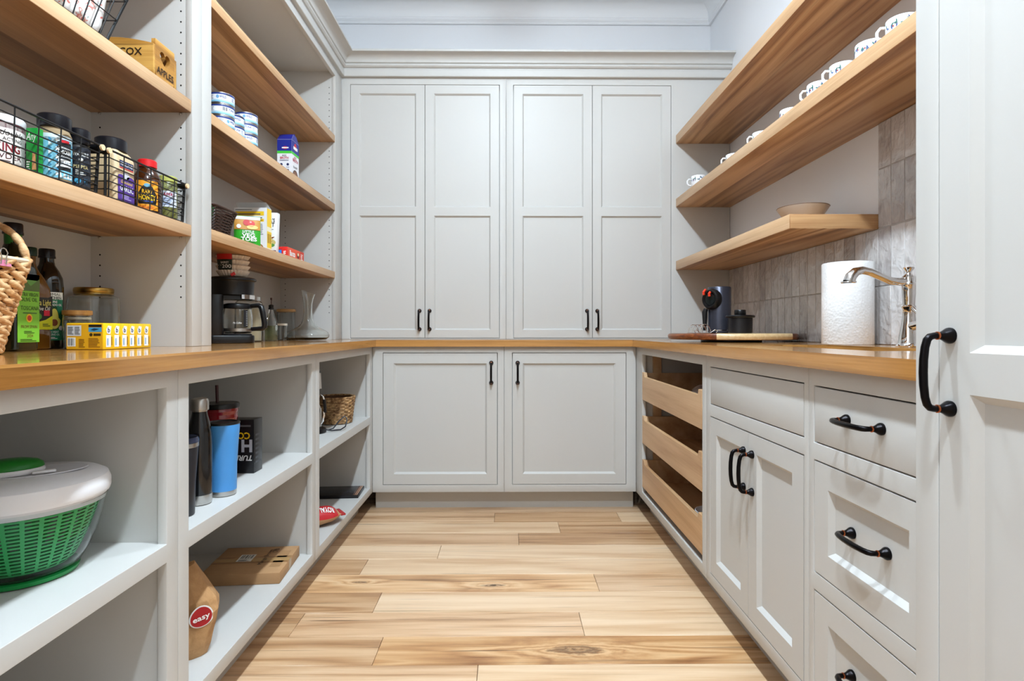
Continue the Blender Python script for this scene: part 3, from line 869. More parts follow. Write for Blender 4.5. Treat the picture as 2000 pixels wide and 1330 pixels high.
# ---- fruit crate
def crate():
    x0, x1, y0, y1, z0 = -1.215, -.985, 1.578, 1.688, SA2 + .0005
    cx, cy = (x0 + x1) / 2, (y0 + y1) / 2
    t = thing('wooden_crate', 'honey-coloured wooden fruit crate with heart cut-out and black lettering', 'crate', (cx, cy, z0))
    M = wood('stained_crate_pine', 0, c_dark=(104, 64, 20), c_mid=(168, 118, 44), c_light=(204, 158, 78), rough=.5, space='Object', fine=1.6, streak=.7)
    M2 = wood('stained_crate_pine_end', 1, c_dark=(110, 68, 22), c_mid=(176, 124, 52), c_light=(212, 164, 86), rough=.5, space='Object', fine=1.6, streak=.7)
    hx, hy, h = (x1 - x0) / 2, (y1 - y0) / 2, .118
    # long sides, bowed top
    for s_, nm in ((-1, 'side_board'), (1, 'side_board')):
        poly = [(-hx, 0), (hx, 0)] + [(hx - 2 * hx * i / 10, h - .012 + .016 * math.sin(PI * i / 10)) for i in range(11)]
        b_ = MB().prism(poly, s_ * hy, s_ * (hy - .009), 'xz').build(nm, t, M, .0012)
        if s_ < 0:
            Print().text('COX', .052, .082, .020, (40, 26, 12), bold=.012).text('apples', .045, .048, .017, (40, 26, 12), bold=.012).build('lettering', b_, m_front(-hy))
    # ends with heart hole
    def heart(cy_, cz, s_):
        pts = []
        for i in range(28):
            a = 2 * PI * i / 28
            pts.append((cy_ + s_ * 16 * math.sin(a) ** 3 / 17, cz + s_ * (13 * math.cos(a) - 5 * math.cos(2 * a) - 2 * math.cos(3 * a) - math.cos(4 * a)) / 17))
        return pts
    for s_ in (-1, 1):
        hp = heart(0, .082, .026)
        # outer outline sampled by angle to bridge with the hole
        outer = []
        for (py, pz) in hp:
            d = Vector((py, pz - .082)); d.normalize()
            tmin = 1e9
            for (nx, nz, dd) in ((1, 0, hy - .009), (-1, 0, hy - .009), (0, 1, h + .006 - .082), (0, -1, .082)):
                q = d.x * nx + d.y * nz
                if q > 1e-6: tmin = min(tmin, dd / q)
            outer.append((d.x * tmin, .082 + d.y * tmin))
        n = len(hp); mb = MB()
        for xx in (0, .011):
            mb.add([(xx, p[0], p[1]) for p in outer] + [(xx, p[0], p[1]) for p in hp], [(i, (i + 1) % n, n + (i + 1) % n, n + i) for i in range(n)])
        mb.add([(0, p[0], p[1]) for p in outer] + [(.011, p[0], p[1]) for p in outer], [(i, (i + 1) % n, n + (i + 1) % n, n + i) for i in range(n)])
        mb.add([(0, p[0], p[1]) for p in hp] + [(.011, p[0], p[1]) for p in hp], [(i, (i + 1) % n, n + (i + 1) % n, n + i) for i in range(n)])
        # fill corners left by the angular sampling
        mb.xf(lambda p: (s_ * (hx - .0115) + (p.x if s_ > 0 else -p.x), p.y, p.z))
        e_ = mb.build('end_board', t, M2)
        if s_ > 0:
            Print().text('APPLES', 0, .042, .019, (40, 26, 12), w=.078, bold=.012).build('lettering', e_, m_side(hx - .0005))
    MB().box(-hx + .012, -hy + .009, 0, hx - .012, hy - .009, .008).build('bottom_board', t, M)
crate()

# ---- jars and tubs
def jar(name, label, cat, X, Y, z, parts, pr=None, pr_map=None, curved=True, group=None, rz=None):
    t = thing(name, label, cat, (X, Y, z + .0005), face_cam(X, Y) if rz is None else rz, group)
    for nm, mb, mat, bev in parts: mb.build(nm, t, mat, bev)
    if pr: pr.build('label', t, pr_map, curved)
    return t
BZ = SB + .005                                # inside a wire basket, on its floor wires
p = Print().rect(-.045, .004, .062, .098, (238, 228, 222)).rect(-.045, .088, .062, .104, (112, 22, 46))
p.ell(-.012, .089, .016, .018, WHT).poly([(-.024, .095), (-.010, .098), (-.014, .085)], (214, 36, 52), 2).poly([(-.010, .099), (-.002, .094), (-.008, .086)], (90, 40, 120), 2)
p.poly([(-.026, .080), (-.012, .074), (.000, .080), (-.013, .083)], (245, 180, 40), 2)
p.text('double', .026, .079, .011, (40, 30, 30), shear=.3).text('ACTING', .026, .066, .007, (40, 30, 30), w=.036)
p.text('BAKING', .006, .049, .016, (122, 20, 34), w=.068, bold=.02).text('POWDER', .008, .031, .011, (70, 20, 26), w=.07).lines(-.03, .012, .04, .024, 3, (90, 70, 70))
jar('baking_powder_tub', 'white and maroon baking powder tub with white lid', 'tub', -1.058, 1.178, BZ,
    [('body', MB().lathe([(0, 0), (.043, 0), (.044, .002), (.044, .106), (0, .106)], 40), plain('tub_card', (232, 224, 220), .5), 0),
     ('lid', MB().lathe([(.0455, .100), (.0465, .102), (.0465, .113), (.044, .116), (0, .1165)], 40), M_WHITE, 0)], p, m_cyl(.0442))
t = thing('seasoning_packet', 'slim bright green seasoning packet between the tub and sea salt', 'packet', (-.990, 1.190, BZ + .0005))
MB().box(-.0125, -.0075, 0, .0125, .0075, .098).build('packet', t, plain('packet_green', (18, 140, 52), .4), .002)
Print().text('Any', 0, .080, .016, WHT, w=.021, shear=.3).poly([(.001, .01), (.010, .01), (.008, .045), (.002, .045)], (214, 160, 110)).lines(-.010, .01, -.002, .03, 4, WHT).build('label', t, m_front(-.0075))
M_CAPN = plain('black_cap', (18, 19, 26), .28)
M_SPICE = plain('mixed_spice', (150, 128, 96), .8)
p = Print().rect(-.05, .004, .05, .090, (120, 190, 214)).rect(-.05, .082, .05, .098, (214, 232, 240)).rect(.004, .022, .034, .084, (24, 26, 32), 1).rect(.012, .082, .028, .088, (196, 32, 42), 2)
p.text('CARIBBEAN', .019, .072, .006, WHT, w=.026).text('CHICKEN', .019, .062, .008, WHT, w=.027, bold=.02).text('SEASONING', .019, .053, .005, WHT, w=.024)
p.rect(.006, .030, .032, .046, (232, 236, 240), 2).text('SEA SALT', .019, .038, .008, (30, 36, 50), w=.024, L=3)
for i in range(9):
    for j in range(2): p.poly([(-.010 + .012 * j, .008 + i * .009), (-.004 + .012 * j, .013 + i * .009), (-.010 + .012 * j, .018 + i * .009)], (236, 246, 250) if (i + j) % 2 else (54, 132, 170), 2)
for i in range(4): p.poly([(.006 + .008 * i, .006), (.013 + .008 * i, .006), (.0095 + .008 * i, .02)], (236, 246, 250), 2)
p.bars(-.036, .01, -.022, .05, 12, (40, 50, 60))
def spice_jar(name, label, X, Y, r, hb, hc, pr, fill):
    return jar(name, label, 'jar', X, Y, BZ,
        [('body', MB().lathe([(0, 0), (r - .001, 0), (r, .002), (r, hb - .014), (r - .004, hb - .004), (r - .006, hb), (0, hb)], 36), fill, 0),
         ('cap', MB().lathe([(r - .005, hb - .001), (r - .001, hb), (r, hb + .002), (r, hb + hc - .003), (r - .003, hb + hc), (r - .005, hb + hc - .002), (0, hb + hc - .002)], 36), M_CAPN, 0)], pr, m_cyl(r))
spice_jar('salt_jar', 'pale blue seasoning jar with black cap marked sea salt', -.990, 1.2415, .0305, .115, .028, p, M_SPICE)
p = Print().rect(-.034, .004, .034, .090, (30, 34, 44)).text('WATKINS', .004, .074, .009, (236, 236, 232), w=.030).ell(.004, .062, .004, .004, (220, 220, 214))
p.text('PEPPER', .004, .046, .007, (226, 210, 150), w=.027).lines(-.006, .028, .014, .04, 3, (210, 210, 204)).ell(-.002, .014, .006, .006, (60, 150, 190)).rect(.006, .008, .016, .02, (46, 120, 160)).lines(-.024, .02, -.012, .06, 6, (60, 110, 190))
spice_jar('pepper_jar', 'slim dark pepper grinder jar at the end of the basket', -.980, 1.2985, .0215, .100, .034, p, plain('dark_pepper', (46, 42, 40), .6))

# garlic: square clear jar
def rsq(w, r, n=4):
    pts = []
    for cx, cy, a in ((w - r, w - r, 0), (-w + r, w - r, 90), (-w + r, -w + r, 180), (w - r, -w + r, 270)):
        for i in range(n + 1):
            t_ = math.radians(a + 90 * i / n); pts.append((cx + r * math.cos(t_), cy + r * math.sin(t_)))
    return pts
def sqloft(mb, levels, r, m=0, n=4):
    """levels = [(half width, z)] of rounded squares"""
    N = 4 * (n + 1); vs_ = []; fs = []
    for w, z in levels: vs_ += [(x, y, z) for x, y in rsq(w, min(r, w * .98), n)]
    for i in range(len(levels) - 1):
        for j in range(N): fs.append((i * N + j, i * N + (j + 1) % N, (i + 1) * N + (j + 1) % N, (i + 1) * N + j))
    fs += [tuple(reversed(range(N))), tuple((len(levels) - 1) * N + j for j in range(N))]
    return mb.add(vs_, fs, m)
t = thing('garlic_jar', 'large square jar of granulated garlic with black cap and purple label', 'jar', (-1.012, 1.449, BZ + .0005))
sqloft(MB(), [(.036, 0), (.038, .003), (.038, .112), (.033, .126), (.028, .132)], .010).build('body', t, plain('garlic_granules', (206, 180, 140), .5, coat=.6))
MB().lathe([(.028, .132), (.0345, .133), (.035, .136), (.035, .160), (.032, .163), (0, .163)], 36).build('cap', t, M_CAPN)
p = Print().rect(-.030, .002, .032, .064, (84, 52, 142)).ell(-.018, .064, .012, .006, (84, 52, 142)).ell(.016, .064, .014, .006, (84, 52, 142)).ell(0, .070, .013, .009, (206, 206, 214))
p.rect(-.024, .090, .028, .106, (30, 40, 84)).text('KIRKLAND', .002, .098, .009, WHT, w=.046).rect(-.024, .086, .028, .089, (190, 40, 50))
p.text('Granulated', .002, .053, .008, (245, 205, 60), w=.044, shear=.3).text('GARLIC', .002, .037, .014, WHT, w=.05, bold=.01).lines(-.016, .010, .02, .022, 3, (190, 170, 220))
p.build('label', t, m_side(.038))
M_HONEY = plain('dark_honey', (58, 26, 8), .12, coat=.6)
p = Print().rect(-.027, .006, .027, .086, (238, 158, 40)).poly([(-.021, .022), (.021, .022), (.024, .045), (.012, .070), (0, .076), (-.012, .070), (-.024, .045)], (24, 22, 22))
p.text('RAW', 0, .056, .011, (245, 190, 40), w=.024, bold=.02, L=3).text('HONEY', 0, .040, .014, (245, 200, 40), w=.040, bold=.03, L=3).lines(-.014, .028, .014, .033, 1, (60, 90, 190), 3).text('ORGANIC', 0, .013, .008, (200, 50, 30), w=.036).ell(0, .073, .008, .005, (110, 170, 200), 3)
jar('honey_bottle', 'dark honey bottle with red cap and orange label', 'bottle', -1.003, 1.580, BZ,
    [('body', MB().lathe([(0, 0), (.034, 0), (.036, .004), (.036, .085), (.033, .102), (.024, .118), (.020, .124), (.020, .130), (0, .130)], 36), M_HONEY, 0),
     ('cap', MB().lathe([(.020, .128), (.0235, .129), (.0235, .146), (.021, .149), (0, .149)], 36), plain('red_cap', (208, 28, 32), .35), 0)], p, m_cyl(.0362))
p = Print().rect(-.026, .030, .026, .076, (214, 222, 236)).text('CAPERS', 0, .066, .008, (170, 40, 70), w=.036, bold=.02).lines(-.018, .036, .018, .058, 4, (120, 140, 180))
jar('caper_jar', 'small jar of green capers with pale green lid', 'jar', -.984, 1.643, BZ,
    [('body', MB().lathe([(0, 0), (.0235, 0), (.025, .003), (.025, .096), (.021, .106), (0, .106)], 32), plain('green_capers', (116, 118, 62), .25, coat=.5), 0),
     ('lid', MB().lathe([(.022, .104), (.0245, .105), (.0245, .119), (.022, .121), (0, .121)], 32), plain('lid_green', (176, 178, 92), .3), 0)], p, m_cyl(.0252))

# ---- things on the counter below: braided basket, oil bottles, jars, snack boxes
def braid_mat():
    m, t, b = newmat('water_hyacinth'); k = NT(t)
    tc = k.n('ShaderNodeTexCoord').outputs['Object']
    n1 = k.noise(tc, 40, 3, .5); n2 = k.noise(k.vmath('MULTIPLY', tc, (40, 40, 160)), 3.0, 2, .5)
    f = k.math('ADD', k.math('MULTIPLY', n1, .75), k.math('MULTIPLY', n2, .3))
    k.l(k.ramp(f, [(.36, rgb(98, 60, 38)), (.72, rgb(234, 200, 152)), (.48, rgb(190, 140, 88))]), b.inputs['Base Color'])
    b.inputs['Roughness'].default_value = .55
    k.bump(n2, .4, .002, b)
    return m
M_BRAID = braid_mat()
def braided_basket():
    X, Y = -1.076, 1.034
    t = thing('braided_basket', 'tapered basket of thick braided plant fibre beside the olive oil', 'basket', (X, Y, CT1 + .0065), 0)
    hx0, hy0, hx1, hy1, h = .082, .100, .105, .138, .178
    def path(k_):          # rounded rectangle at height fraction
        hx, hy = hx0 + (hx1 - hx0) * k_, hy0 + (hy1 - hy0) * k_
        r = .035; pts = []
        for cx, cy, a in ((hx - r, hy - r, 0), (-hx + r, hy - r, 90), (-hx + r, -hy + r, 180), (hx - r, -hy + r, 270)):
            for i in range(7):
                t_ = math.radians(a + 15 * i); pts.append(Vector((cx + r * math.cos(t_), cy + r * math.sin(t_), 0)))
        return pts
    def along(pts, n):
        L = [0]
        for a, b in zip(pts, pts[1:] + pts[:1]): L.append(L[-1] + (b - a).length)
        out = []
        for i in range(n):
            s_ = L[-1] * i / n
            j = max(q for q in range(len(pts)) if L[q] <= s_ + 1e-9)
            a, b = pts[j], pts[(j + 1) % len(pts)]
            f = (s_ - L[j]) / max(L[j + 1] - L[j], 1e-9)
            out.append((a.lerp(b, f), (b - a).normalized()))
        return out
    rows = 10
    mb = MB(); rnd = random.Random(4)
    for r_ in range(rows):
        k_ = (r_ + .5) / rows; z = k_ * h; n = 26
        for i, (p_, tg) in enumerate(along(path(k_), n)):
            for s_ in (-1, 1):
                o = len(mb.v)
                ln = .024 * rnd.uniform(.9, 1.15); rad = .0076 * rnd.uniform(.85, 1.1)
                mb.sph((0, 0, 0), 1, 7, 5)
                nrm = Vector((tg.y, -tg.x, 0)); ang = s_ * .42
                ax = tg * math.cos(ang) + Vector((0, 0, 1)) * math.sin(ang); ax2 = nrm; ax3 = ax.cross(ax2)
                c = p_ + Vector((0, 0, z + .002 + s_ * .0046)) + tg * (.009 if s_ > 0 else 0)
                mb.xf(lambda q: c + ax3 * q.x * rad + ax2 * q.y * rad * .95 + ax * q.z * ln, o)
    tag(mb.build('braid', t, M_BRAID, sharp=80), kind='stuff')
    # solid inner wall so the weave is not see-through
    mb = MB(); pb, pt = path(.03), path(1.0); n = len(pb)
    inn = lambda P_, z: [(q.x * .93, q.y * .95, z) for q in P_]
    vs_ = inn(pb, .004) + inn(pt, h); fs = [(i, (i + 1) % n, n + (i + 1) % n, n + i) for i in range(n)] + [tuple(range(n))]
    mb.add(vs_, fs); mb.build('lining', t, plain('basket_lining', (92, 62, 38), .8))
    # rim cord and a raised loop at the back
    mb = MB().tube([(q.x, q.y, h + .003) for q in pt], .0055, 8, closed=True); mb.build('rim', t, plain('basket_rim', (214, 196, 168), .7))
    mb = MB()
    for q in range(11):
        a = PI * q / 10; a2 = PI * (q + .9) / 10
        c = Vector((.092 * math.cos(a), hy1 - .010, h + .085 * math.sin(a)))
        o = len(mb.v); mb.sph((0, 0, 0), 1, 8, 6)
        d = Vector((-.092 * math.sin(a), 0, .085 * math.cos(a))).normalized(); s2 = d.cross(Vector((0, 1, 0))).normalized()
        mb.xf(lambda p_: c + Vector((0, 1, 0)) * p_.x * .008 + s2 * p_.y * .008 + d * p_.z * .022, o)
    mb.build('handle', t, M_BRAID, sharp=80)
    # pink binder clip on the rim
    xr, yr = hx1 + .004, hy1 * .38
    cl = MB().prism([(-.007, -.013), (.007, -.013), (.0035, .005), (-.0035, .005)], yr - .020, yr + .020, 'xz')
    cl.xf(lambda p_: (p_.x + hx1 - .001, p_.y, p_.z + h)); c_ = cl.build('binder_clip', t, plain('clip_pink', (204, 120, 150), .35))
    w = MB()
    pth = [(hx1 + .008, yr - .006, h - .010), (hx1 + .009, yr - .005, h + .004), (hx1 + .009, yr - .008, h + .012), (hx1 + .008, yr - .005, h + .019), (hx1 + .008, yr, h + .021),
           (hx1 + .008, yr + .005, h + .019), (hx1 + .009, yr + .008, h + .012), (hx1 + .009, yr + .005, h + .004), (hx1 + .008, yr + .006, h - .010)]
    w.tube(pth, .0011, 6); w.build('clip_wire', c_, M_STEEL)
braided_basket()

M_OILG = plain('dark_green_glass', (16, 24, 12), .08, coat=.5)
M_OILB = plain('dark_glass', (18, 16, 12), .08, coat=.5)
M_AMB = plain('amber_oil', (128, 84, 26), .06, trans=.35, coat=.3)
t = thing('olive_oil_bottle', 'tall square green olive oil bottle with bright green label', 'bottle', (-1.150, 1.322, CT1 + .0005))
mb = sqloft(MB(), [(.032, 0), (.035, .004), (.035, .170), (.034, .19), (.028, .212), (.019, .232), (.0155, .248), (.0150, .272)], .013)
mb.build('body', t, M_OILG)
MB().lathe([(.0155, .246), (.0162, .247), (.0165, .272), (.0155, .273)], 28).build('neck_band', t, plain('band_green', (34, 104, 34), .4))
MB().lathe([(.0155, .270), (.0195, .271), (.0195, .276), (.0185, .277), (.0185, .294), (.017, .297), (0, .297)], 28).build('cap', t, M_CAPN)
GRN = (122, 188, 52)
p = Print().rect(-.029, .022, .031, .158, GRN).rect(-.029, .128, .031, .158, (96, 150, 70), 1).rect(-.029, .146, .031, .158, (104, 164, 214), 1).poly([(-.029, .128), (-.010, .146), (.006, .134), (.031, .150), (.031, .124), (-.029, .124)], (84, 108, 52), 2)
p.text('EXTRA VIRGIN', .000, .117, .0075, (36, 44, 20), w=.054).text('OLIVE OIL', .002, .107, .0075, (36, 44, 20), w=.046).text('TOSCANA', .004, .090, .008, (36, 60, 20), w=.05).lines(-.015, .079, .025, .084, 1, (70, 110, 40))
p.ell(.002, .070, .0085, .0085, (232, 190, 40), 2).ell(.002, .070, .0055, .0055, (196, 50, 30), 3).text('FROM SPAIN', .002, .053, .006, (110, 50, 24), w=.044).lines(-.012, .040, .018, .046, 2, (60, 84, 30)).text('2024', .004, .035, .006, (110, 50, 24)).lines(-.022, .024, .024, .030, 2, (60, 84, 30))
p.build('label', t, lambda u, v, e: (.035 + e, u, .020 + (v - .022) * 1.17))
t = thing('light_oil_bottle', 'clear amber light olive oil bottle with black and yellow label', 'bottle', (-1.186, 1.409, CT1 + .0005))
mb = sqloft(MB(), [(.030, 0), (.034, .004), (.034, .046), (.032, .050), (.032, .128), (.034, .134), (.033, .152), (.025, .178), (.016, .200), (.0125, .215), (.0125, .236)], .014)
mb.build('body', t, M_AMB)
MB().lathe([(.0125, .232), (.0155, .233), (.0155, .252), (.014, .254), (0, .254)], 28).build('cap', t, plain('cap_dark_green', (16, 48, 36), .35))
p = Print().rect(-.031, .050, .031, .134, (26, 26, 26)).poly([(-.031, .050), (.031, .050), (.031, .085), (.010, .074), (-.031, .064)], (214, 216, 40)).ell(-.016, .082, .014, .009, (70, 140, 40), 2).rect(.004, .084, .022, .098, (204, 30, 62), 2)
p.text('Extra Light', -.002, .117, .014, (236, 226, 120), w=.056).text('Olive Oil', .0, .102, .010, WHT, w=.046, shear=.25).lines(.0, .058, .024, .066, 2, (60, 70, 30), 3)
p.build('label', t, m_side(.0322))
p = Print().rect(-.026, .022, .026, .147, (16, 122, 84)).rect(-.026, .128, .026, .147, (236, 240, 238), 1).text('PRIMAL', 0, .141, .007, (30, 60, 48), w=.036).text('KITCHEN', 0, .132, .007, (30, 60, 48), w=.04, bold=.02)
p.text('PURE', 0, .122, .0055, WHT, w=.018, bold=.02).text('AVOCADO OIL', 0, .114, .0055, WHT, w=.042, bold=.02)
p.poly([(-.006, .108), (.006, .113), (.010, .104), (0, .098)], (14, 76, 50)).poly([(-.022, .098), (-.008, .106), (-.004, .094), (-.016, .088)], (14, 76, 50))
p.poly([(.002 + .018 * math.sin(a) * (1.0 if math.cos(a) < 0 else .62), .078 + .030 * math.cos(a)) for a in [2 * PI * i / 26 for i in range(26)]], (34, 84, 40), 2)
p.poly([(.002 + .0155 * math.sin(a) * (1.0 if math.cos(a) < 0 else .62), .078 + .0265 * math.cos(a)) for a in [2 * PI * i / 26 for i in range(26)]], (222, 214, 96), 3).ell(.002, .068, .0075, .009, (124, 62, 26), 4)
p.ell(.018, .054, .006, .006, (220, 226, 236), 4).text('HIGH HEAT', -.002, .044, .005, WHT, w=.03).text('COOKING OIL', -.002, .037, .005, WHT, w=.034).lines(-.012, .026, .010, .032, 2, WHT)
jar('avocado_oil_bottle', 'slim dark avocado oil bottle with green label', 'bottle', -1.206, 1.488, CT1,
    [('body', MB().lathe([(0, 0), (.033, 0), (.035, .003), (.035, .165), (.033, .185), (.026, .203), (.0175, .218), (.0155, .228), (.0150, .245), (0, .245)], 36), M_OILB, 0),
     ('cap', MB().lathe([(.0152, .236), (.0185, .237), (.0185, .242), (.0175, .243), (.0175, .258), (.016, .261), (0, .261)], 28), M_CAPN, 0)], p, m_cyl(.0352), rz=face_cam(-1.206, 1.488) + .36)

def glass_body(prof_o, th, n=40, fr=None):
    """outer profile [(r,z)] from bottom centre up; adds an inner wall"""
    pi_ = [(max(r - th, 0), max(z, prof_o[0][1] + th * 1.4)) for r, z in prof_o if r > th]
    return MB().lathe(prof_o + list(reversed(pi_)) + [(0, prof_o[0][1] + th * 1.4)], n, 0, fr=fr)
octo = lambda t_, r, z: r * (1 + .055 * (abs(math.cos(2 * (t_))) ** 1.0 - .6))
t = thing('storage_jar', 'big faceted clear glass jar with gold screw lid', 'jar', (-1.183, 1.624, CT1 + .0005), .3)
glass_body([(0, 0), (.054, 0), (.058, .004), (.060, .06), (.062, .128), (.060, .142), (.047, .149), (.0455, .155)], .003, 48, octo).build('body', t, M_GLASS)
M_GOLD = plain('gold_lid', (178, 144, 76), .3, 1.0)
MB().lathe([(.0455, .150), (.0475, .151), (.0475, .154), (.0465, .155), (.0480, .157), (.0480, .166), (.046, .169), (.043, .168), (0, .168)], 40).build('lid', t, M_GOLD)
t = thing('small_canister', 'small straight glass canister with bamboo lid behind the yellow cartons', 'canister', (-1.135, 1.499, CT1 + .0005)); t.scale = (.93, .93, 1)
glass_body([(0, 0), (.033, 0), (.0345, .003), (.0345, .088)], .002, 36).build('body', t, M_GLASS)
lid = MB().lathe([(0, .086), (.0318, .086), (.0318, .0885), (.0352, .089), (.0352, .099), (.034, .1005), (0, .1005)], 36).build('lid', t, M_BAMBOO)
MB().lathe([(.0300, .076), (.0322, .077), (.0322, .082), (.0300, .083)], 32).build('seal', lid, plain('silicone_seal', (226, 222, 216), .5))

YEL = (246, 196, 24)
t = thing('carton_pack', 'yellow multipack of small cartons lying before the glass jars', 'carton', (-1.000, 1.405, CT1 + .0005))
MB().box(-.092, 0, 0, 0, .188, .066).build('body', t, plain('pack_yellow', YEL, .35), .0025)
p = Print().rect(-.0905, .002, -.002, .064, (226, 168, 30)).rect(-.089, .034, -.054, .060, (206, 210, 218), 1).lines(-.087, .038, -.072, .058, 6, (60, 66, 80)).lines(-.070, .038, -.056, .058, 6, (60, 66, 80))
p.rect(-.036, .056, -.004, .062, BLK, 1).rect(-.036, .044, -.004, .055, (70, 160, 210), 1).poly([(-.032, .049), (-.022, .053), (-.010, .051), (-.022, .047)], (24, 60, 96), 2).ell(-.030, .037, .004, .004, (60, 44, 20), 1).rect(-.024, .034, -.006, .040, (60, 44, 20), 1)
p.rect(-.088, .008, -.068, .030, WHT, 1).bars(-.086, .010, -.070, .028, 14, BLK).lines(-.060, .006, -.044, .028, 6, (120, 70, 20)).lines(-.036, .006, -.006, .030, 7, (120, 70, 20))
p.build('label', t, m_front(0.0))
p = Print()
for i in range(6):
    u = .008 + i * .0295
    p.rect(u + .001, .006, u + .018, .036, WHT).lines(u + .005, .010, u + .008, .030, 1, (90, 150, 200), frac=.9).poly([(u + .004, .040), (u + .016, .038), (u + .019, .058), (u + .008, .060), (u + .001, .050)], WHT)
    p.text('b', u + .010, .049, .012, (40, 44, 96), bold=.02).rect(u + .020, .010, u + .0225, .032, (120, 80, 20)).rect(u + .0245, 0.001, u + .0250, .065, (214, 150, 16))
p.build('label', t, m_side(0.0))
p = Print().rect(-.086, .01, -.006, .178, (238, 184, 20)).poly([(-.08, .03), (-.02, .03), (-.05, .17)], (250, 222, 120)); p.build('label', t, m_top(.066))

# ================================================================== BAY BY THE CORNER
def tuna_mesh():
    mb = MB()
    mb.lathe([(0, 0), (.0395, 0), (.0415, .0012), (.0415, .003), (.0405, .004), (.0405, .036), (.0415, .037), (.0415, .0385), (.0395, .0395), (.0385, .038), (0, .038)], 36)
    return mb.mesh('can_body', M_STEEL)
def tuna_label(seed):
    NAV, SKY = (26, 52, 128), (128, 190, 222)
    p = Print(); R = .0407; c = R * PI * .999
    p.rect(-c, .0045, c, .0355, (236, 238, 242)).rect(-c, .0305, c, .0355, NAV, 1).rect(-c, .0045, c, .0125, SKY, 1).rect(-c, .0095, c, .0105, WHT, 2)
    for q in (-.085, 0.0, .075):
        if seed: p.bars(q - .010, .016, q + .006, .029, 10, BLK).text('TUNA', q + .020, .023, .007, NAV, w=.022, bold=.02).lines(q + .034, .015, q + .048, .029, 4, (150, 160, 180))
        else: p.lines(q - .028, .015, q - .012, .029, 4, (130, 140, 170)).ell(q + .001, .022, .005, .006, (110, 160, 200)).text('WILD', q + .018, .023, .008, NAV, w=.022, bold=.02).rect(q + .028, .0305, q + .040, .0345, (40, 40, 50), 2)
    o = p.build('tmp', None, m_cyl(R), True); me = o.data; bpy.data.objects.remove(o); me.name = 'label'
    return me
TUNA, TL = tuna_mesh(), [tuna_label(0), tuna_label(1)]
for si, (X, Y, n, nm) in enumerate(((-1.000, 1.984, 3, 'stack nearest the shelf divider'), (-1.006, 2.072, 2, 'short middle stack'), (-.996, 2.160, 3, 'stack nearest the broth carton'))):
    for i in range(n):
        t = thing('tuna_can', 'blue and white tuna can, %s of the %s' % (['bottom', 'second up' if n == 3 else 'top', 'top'][i], nm), 'can', (X, Y, S2 + .0005 + i * .0402), face_cam(X, Y) + random.uniform(-.5, .5), 'stacked tuna cans')
        b_ = link('can_body', TUNA, t); link('label', TL[(si + i) % 2], t)

BLU = (28, 40, 140)
t = thing('broth_carton', 'tall white and blue broth carton with green stripe', 'carton', (-1.020, 2.678, S2 + .0005))
mb = MB().box(-.068, 0, 0, 0, .092, .205).hexa([(-.068, 0, .205), (0, 0, .205), (0, .092, .205), (-.068, .092, .205), (-.066, .028, .236), (-.002, .028, .236), (-.002, .064, .236), (-.066, .064, .236)])
mb.build('body', t, plain('carton_white', (236, 236, 240), .35))
MB().box(-.066, .044, .236, -.002, .048, .243).build('seam', t, plain('carton_blue', BLU, .35))
p = Print().rect(-.068, .150, 0, .204, BLU).rect(-.068, .138, 0, .150, (70, 200, 60)).ell(-.030, .165, .012, .007, (206, 40, 60)).rect(-.046, .162, -.014, .168, WHT, 2).text('BEEF', -.034, .128, .008, (60, 30, 40), w=.02).text('BROTH', -.034, .117, .011, (190, 40, 60), w=.04, bold=.02)
p.lines(-.056, .104, -.012, .110, 1, (60, 60, 110))
for i in range(3):
    for j in range(2): p.ell(-.048 + .030 * j, .086 - i * .028, .006, .006, (40, 44, 90)).lines(-.056 + .030 * j, .072 - i * .028, -.040 + .030 * j, .076 - i * .028, 1, (110, 110, 140))
p.build('label', t, m_front(0.0))
p = Print().rect(0, .150, .092, .204, BLU).rect(0, .138, .092, .150, (70, 200, 60)).ell(.046, .180, .016, .018, (206, 40, 60)).rect(.020, .166, .072, .180, WHT, 2).text('BEEF', .044, .128, .010, (190, 40, 60)).text('BROTH', .046, .114, .014, (190, 40, 60), w=.062, bold=.02)
p.text('Protein', .046, .084, .012, (40, 40, 44), w=.05, rot=.15).ell(.046, .036, .036, .034, (92, 66, 56)).ell(.046, .036, .030, .028, (130, 84, 60), 2).ell(.036, .044, .012, .006, (176, 130, 100), 3).ell(.058, .030, .010, .006, (70, 44, 36), 3)
p.build('label', t, m_side(0.0))
# sloping top printed blue
mb = MB().add([(-.068, -.0004, .205), (0, -.0004, .205), (-.002, .0276, .2362), (-.066, .0276, .2362)], [(0, 1, 2, 3)]); mb.add([(.0004, 0, .205), (.0004, .092, .205), (-.0016, .064, .236), (-.0016, .028, .236)], [(0, 1, 2, 3)])
mb.build('top_panel', t, plain('carton_blue', BLU, .35))

def wicker(t, levels, rows, mat, amp=.0018, rad=.0024, ribs=44, sx=1.0, sy=1.0, rect=None, name='weave'):
    """horizontal withies weaving in and out of uprights. levels = function k -> (half x, half y), h"""
    hfun, h = levels; mb = MB(); N = ribs * 2
    for r_ in range(rows):
        k_ = (r_ + .5) / rows; hx, hy = hfun(k_); pts = []
        for i in range(N):
            a = 2 * PI * i / N; ex = rect or 1.0
            c, s_ = math.cos(a), math.sin(a)
            ux = (abs(c) ** ex) * (1 if c >= 0 else -1); uy = (abs(s_) ** ex) * (1 if s_ >= 0 else -1)
            w = amp * (1 if (i + r_ * 2) % 4 < 2 else -1)
            pts.append((ux * (hx + w), uy * (hy + w), k_ * h))
        mb.tube(pts, rad, 5, closed=True)
    return tag(mb.build(name, t, mat, sharp=80), kind='stuff')
M_WICK = plain('dark_brown_wicker', (58, 34, 24), .5)
x0, x1, y0, y1 = -1.20, -.964, 1.839, 2.005
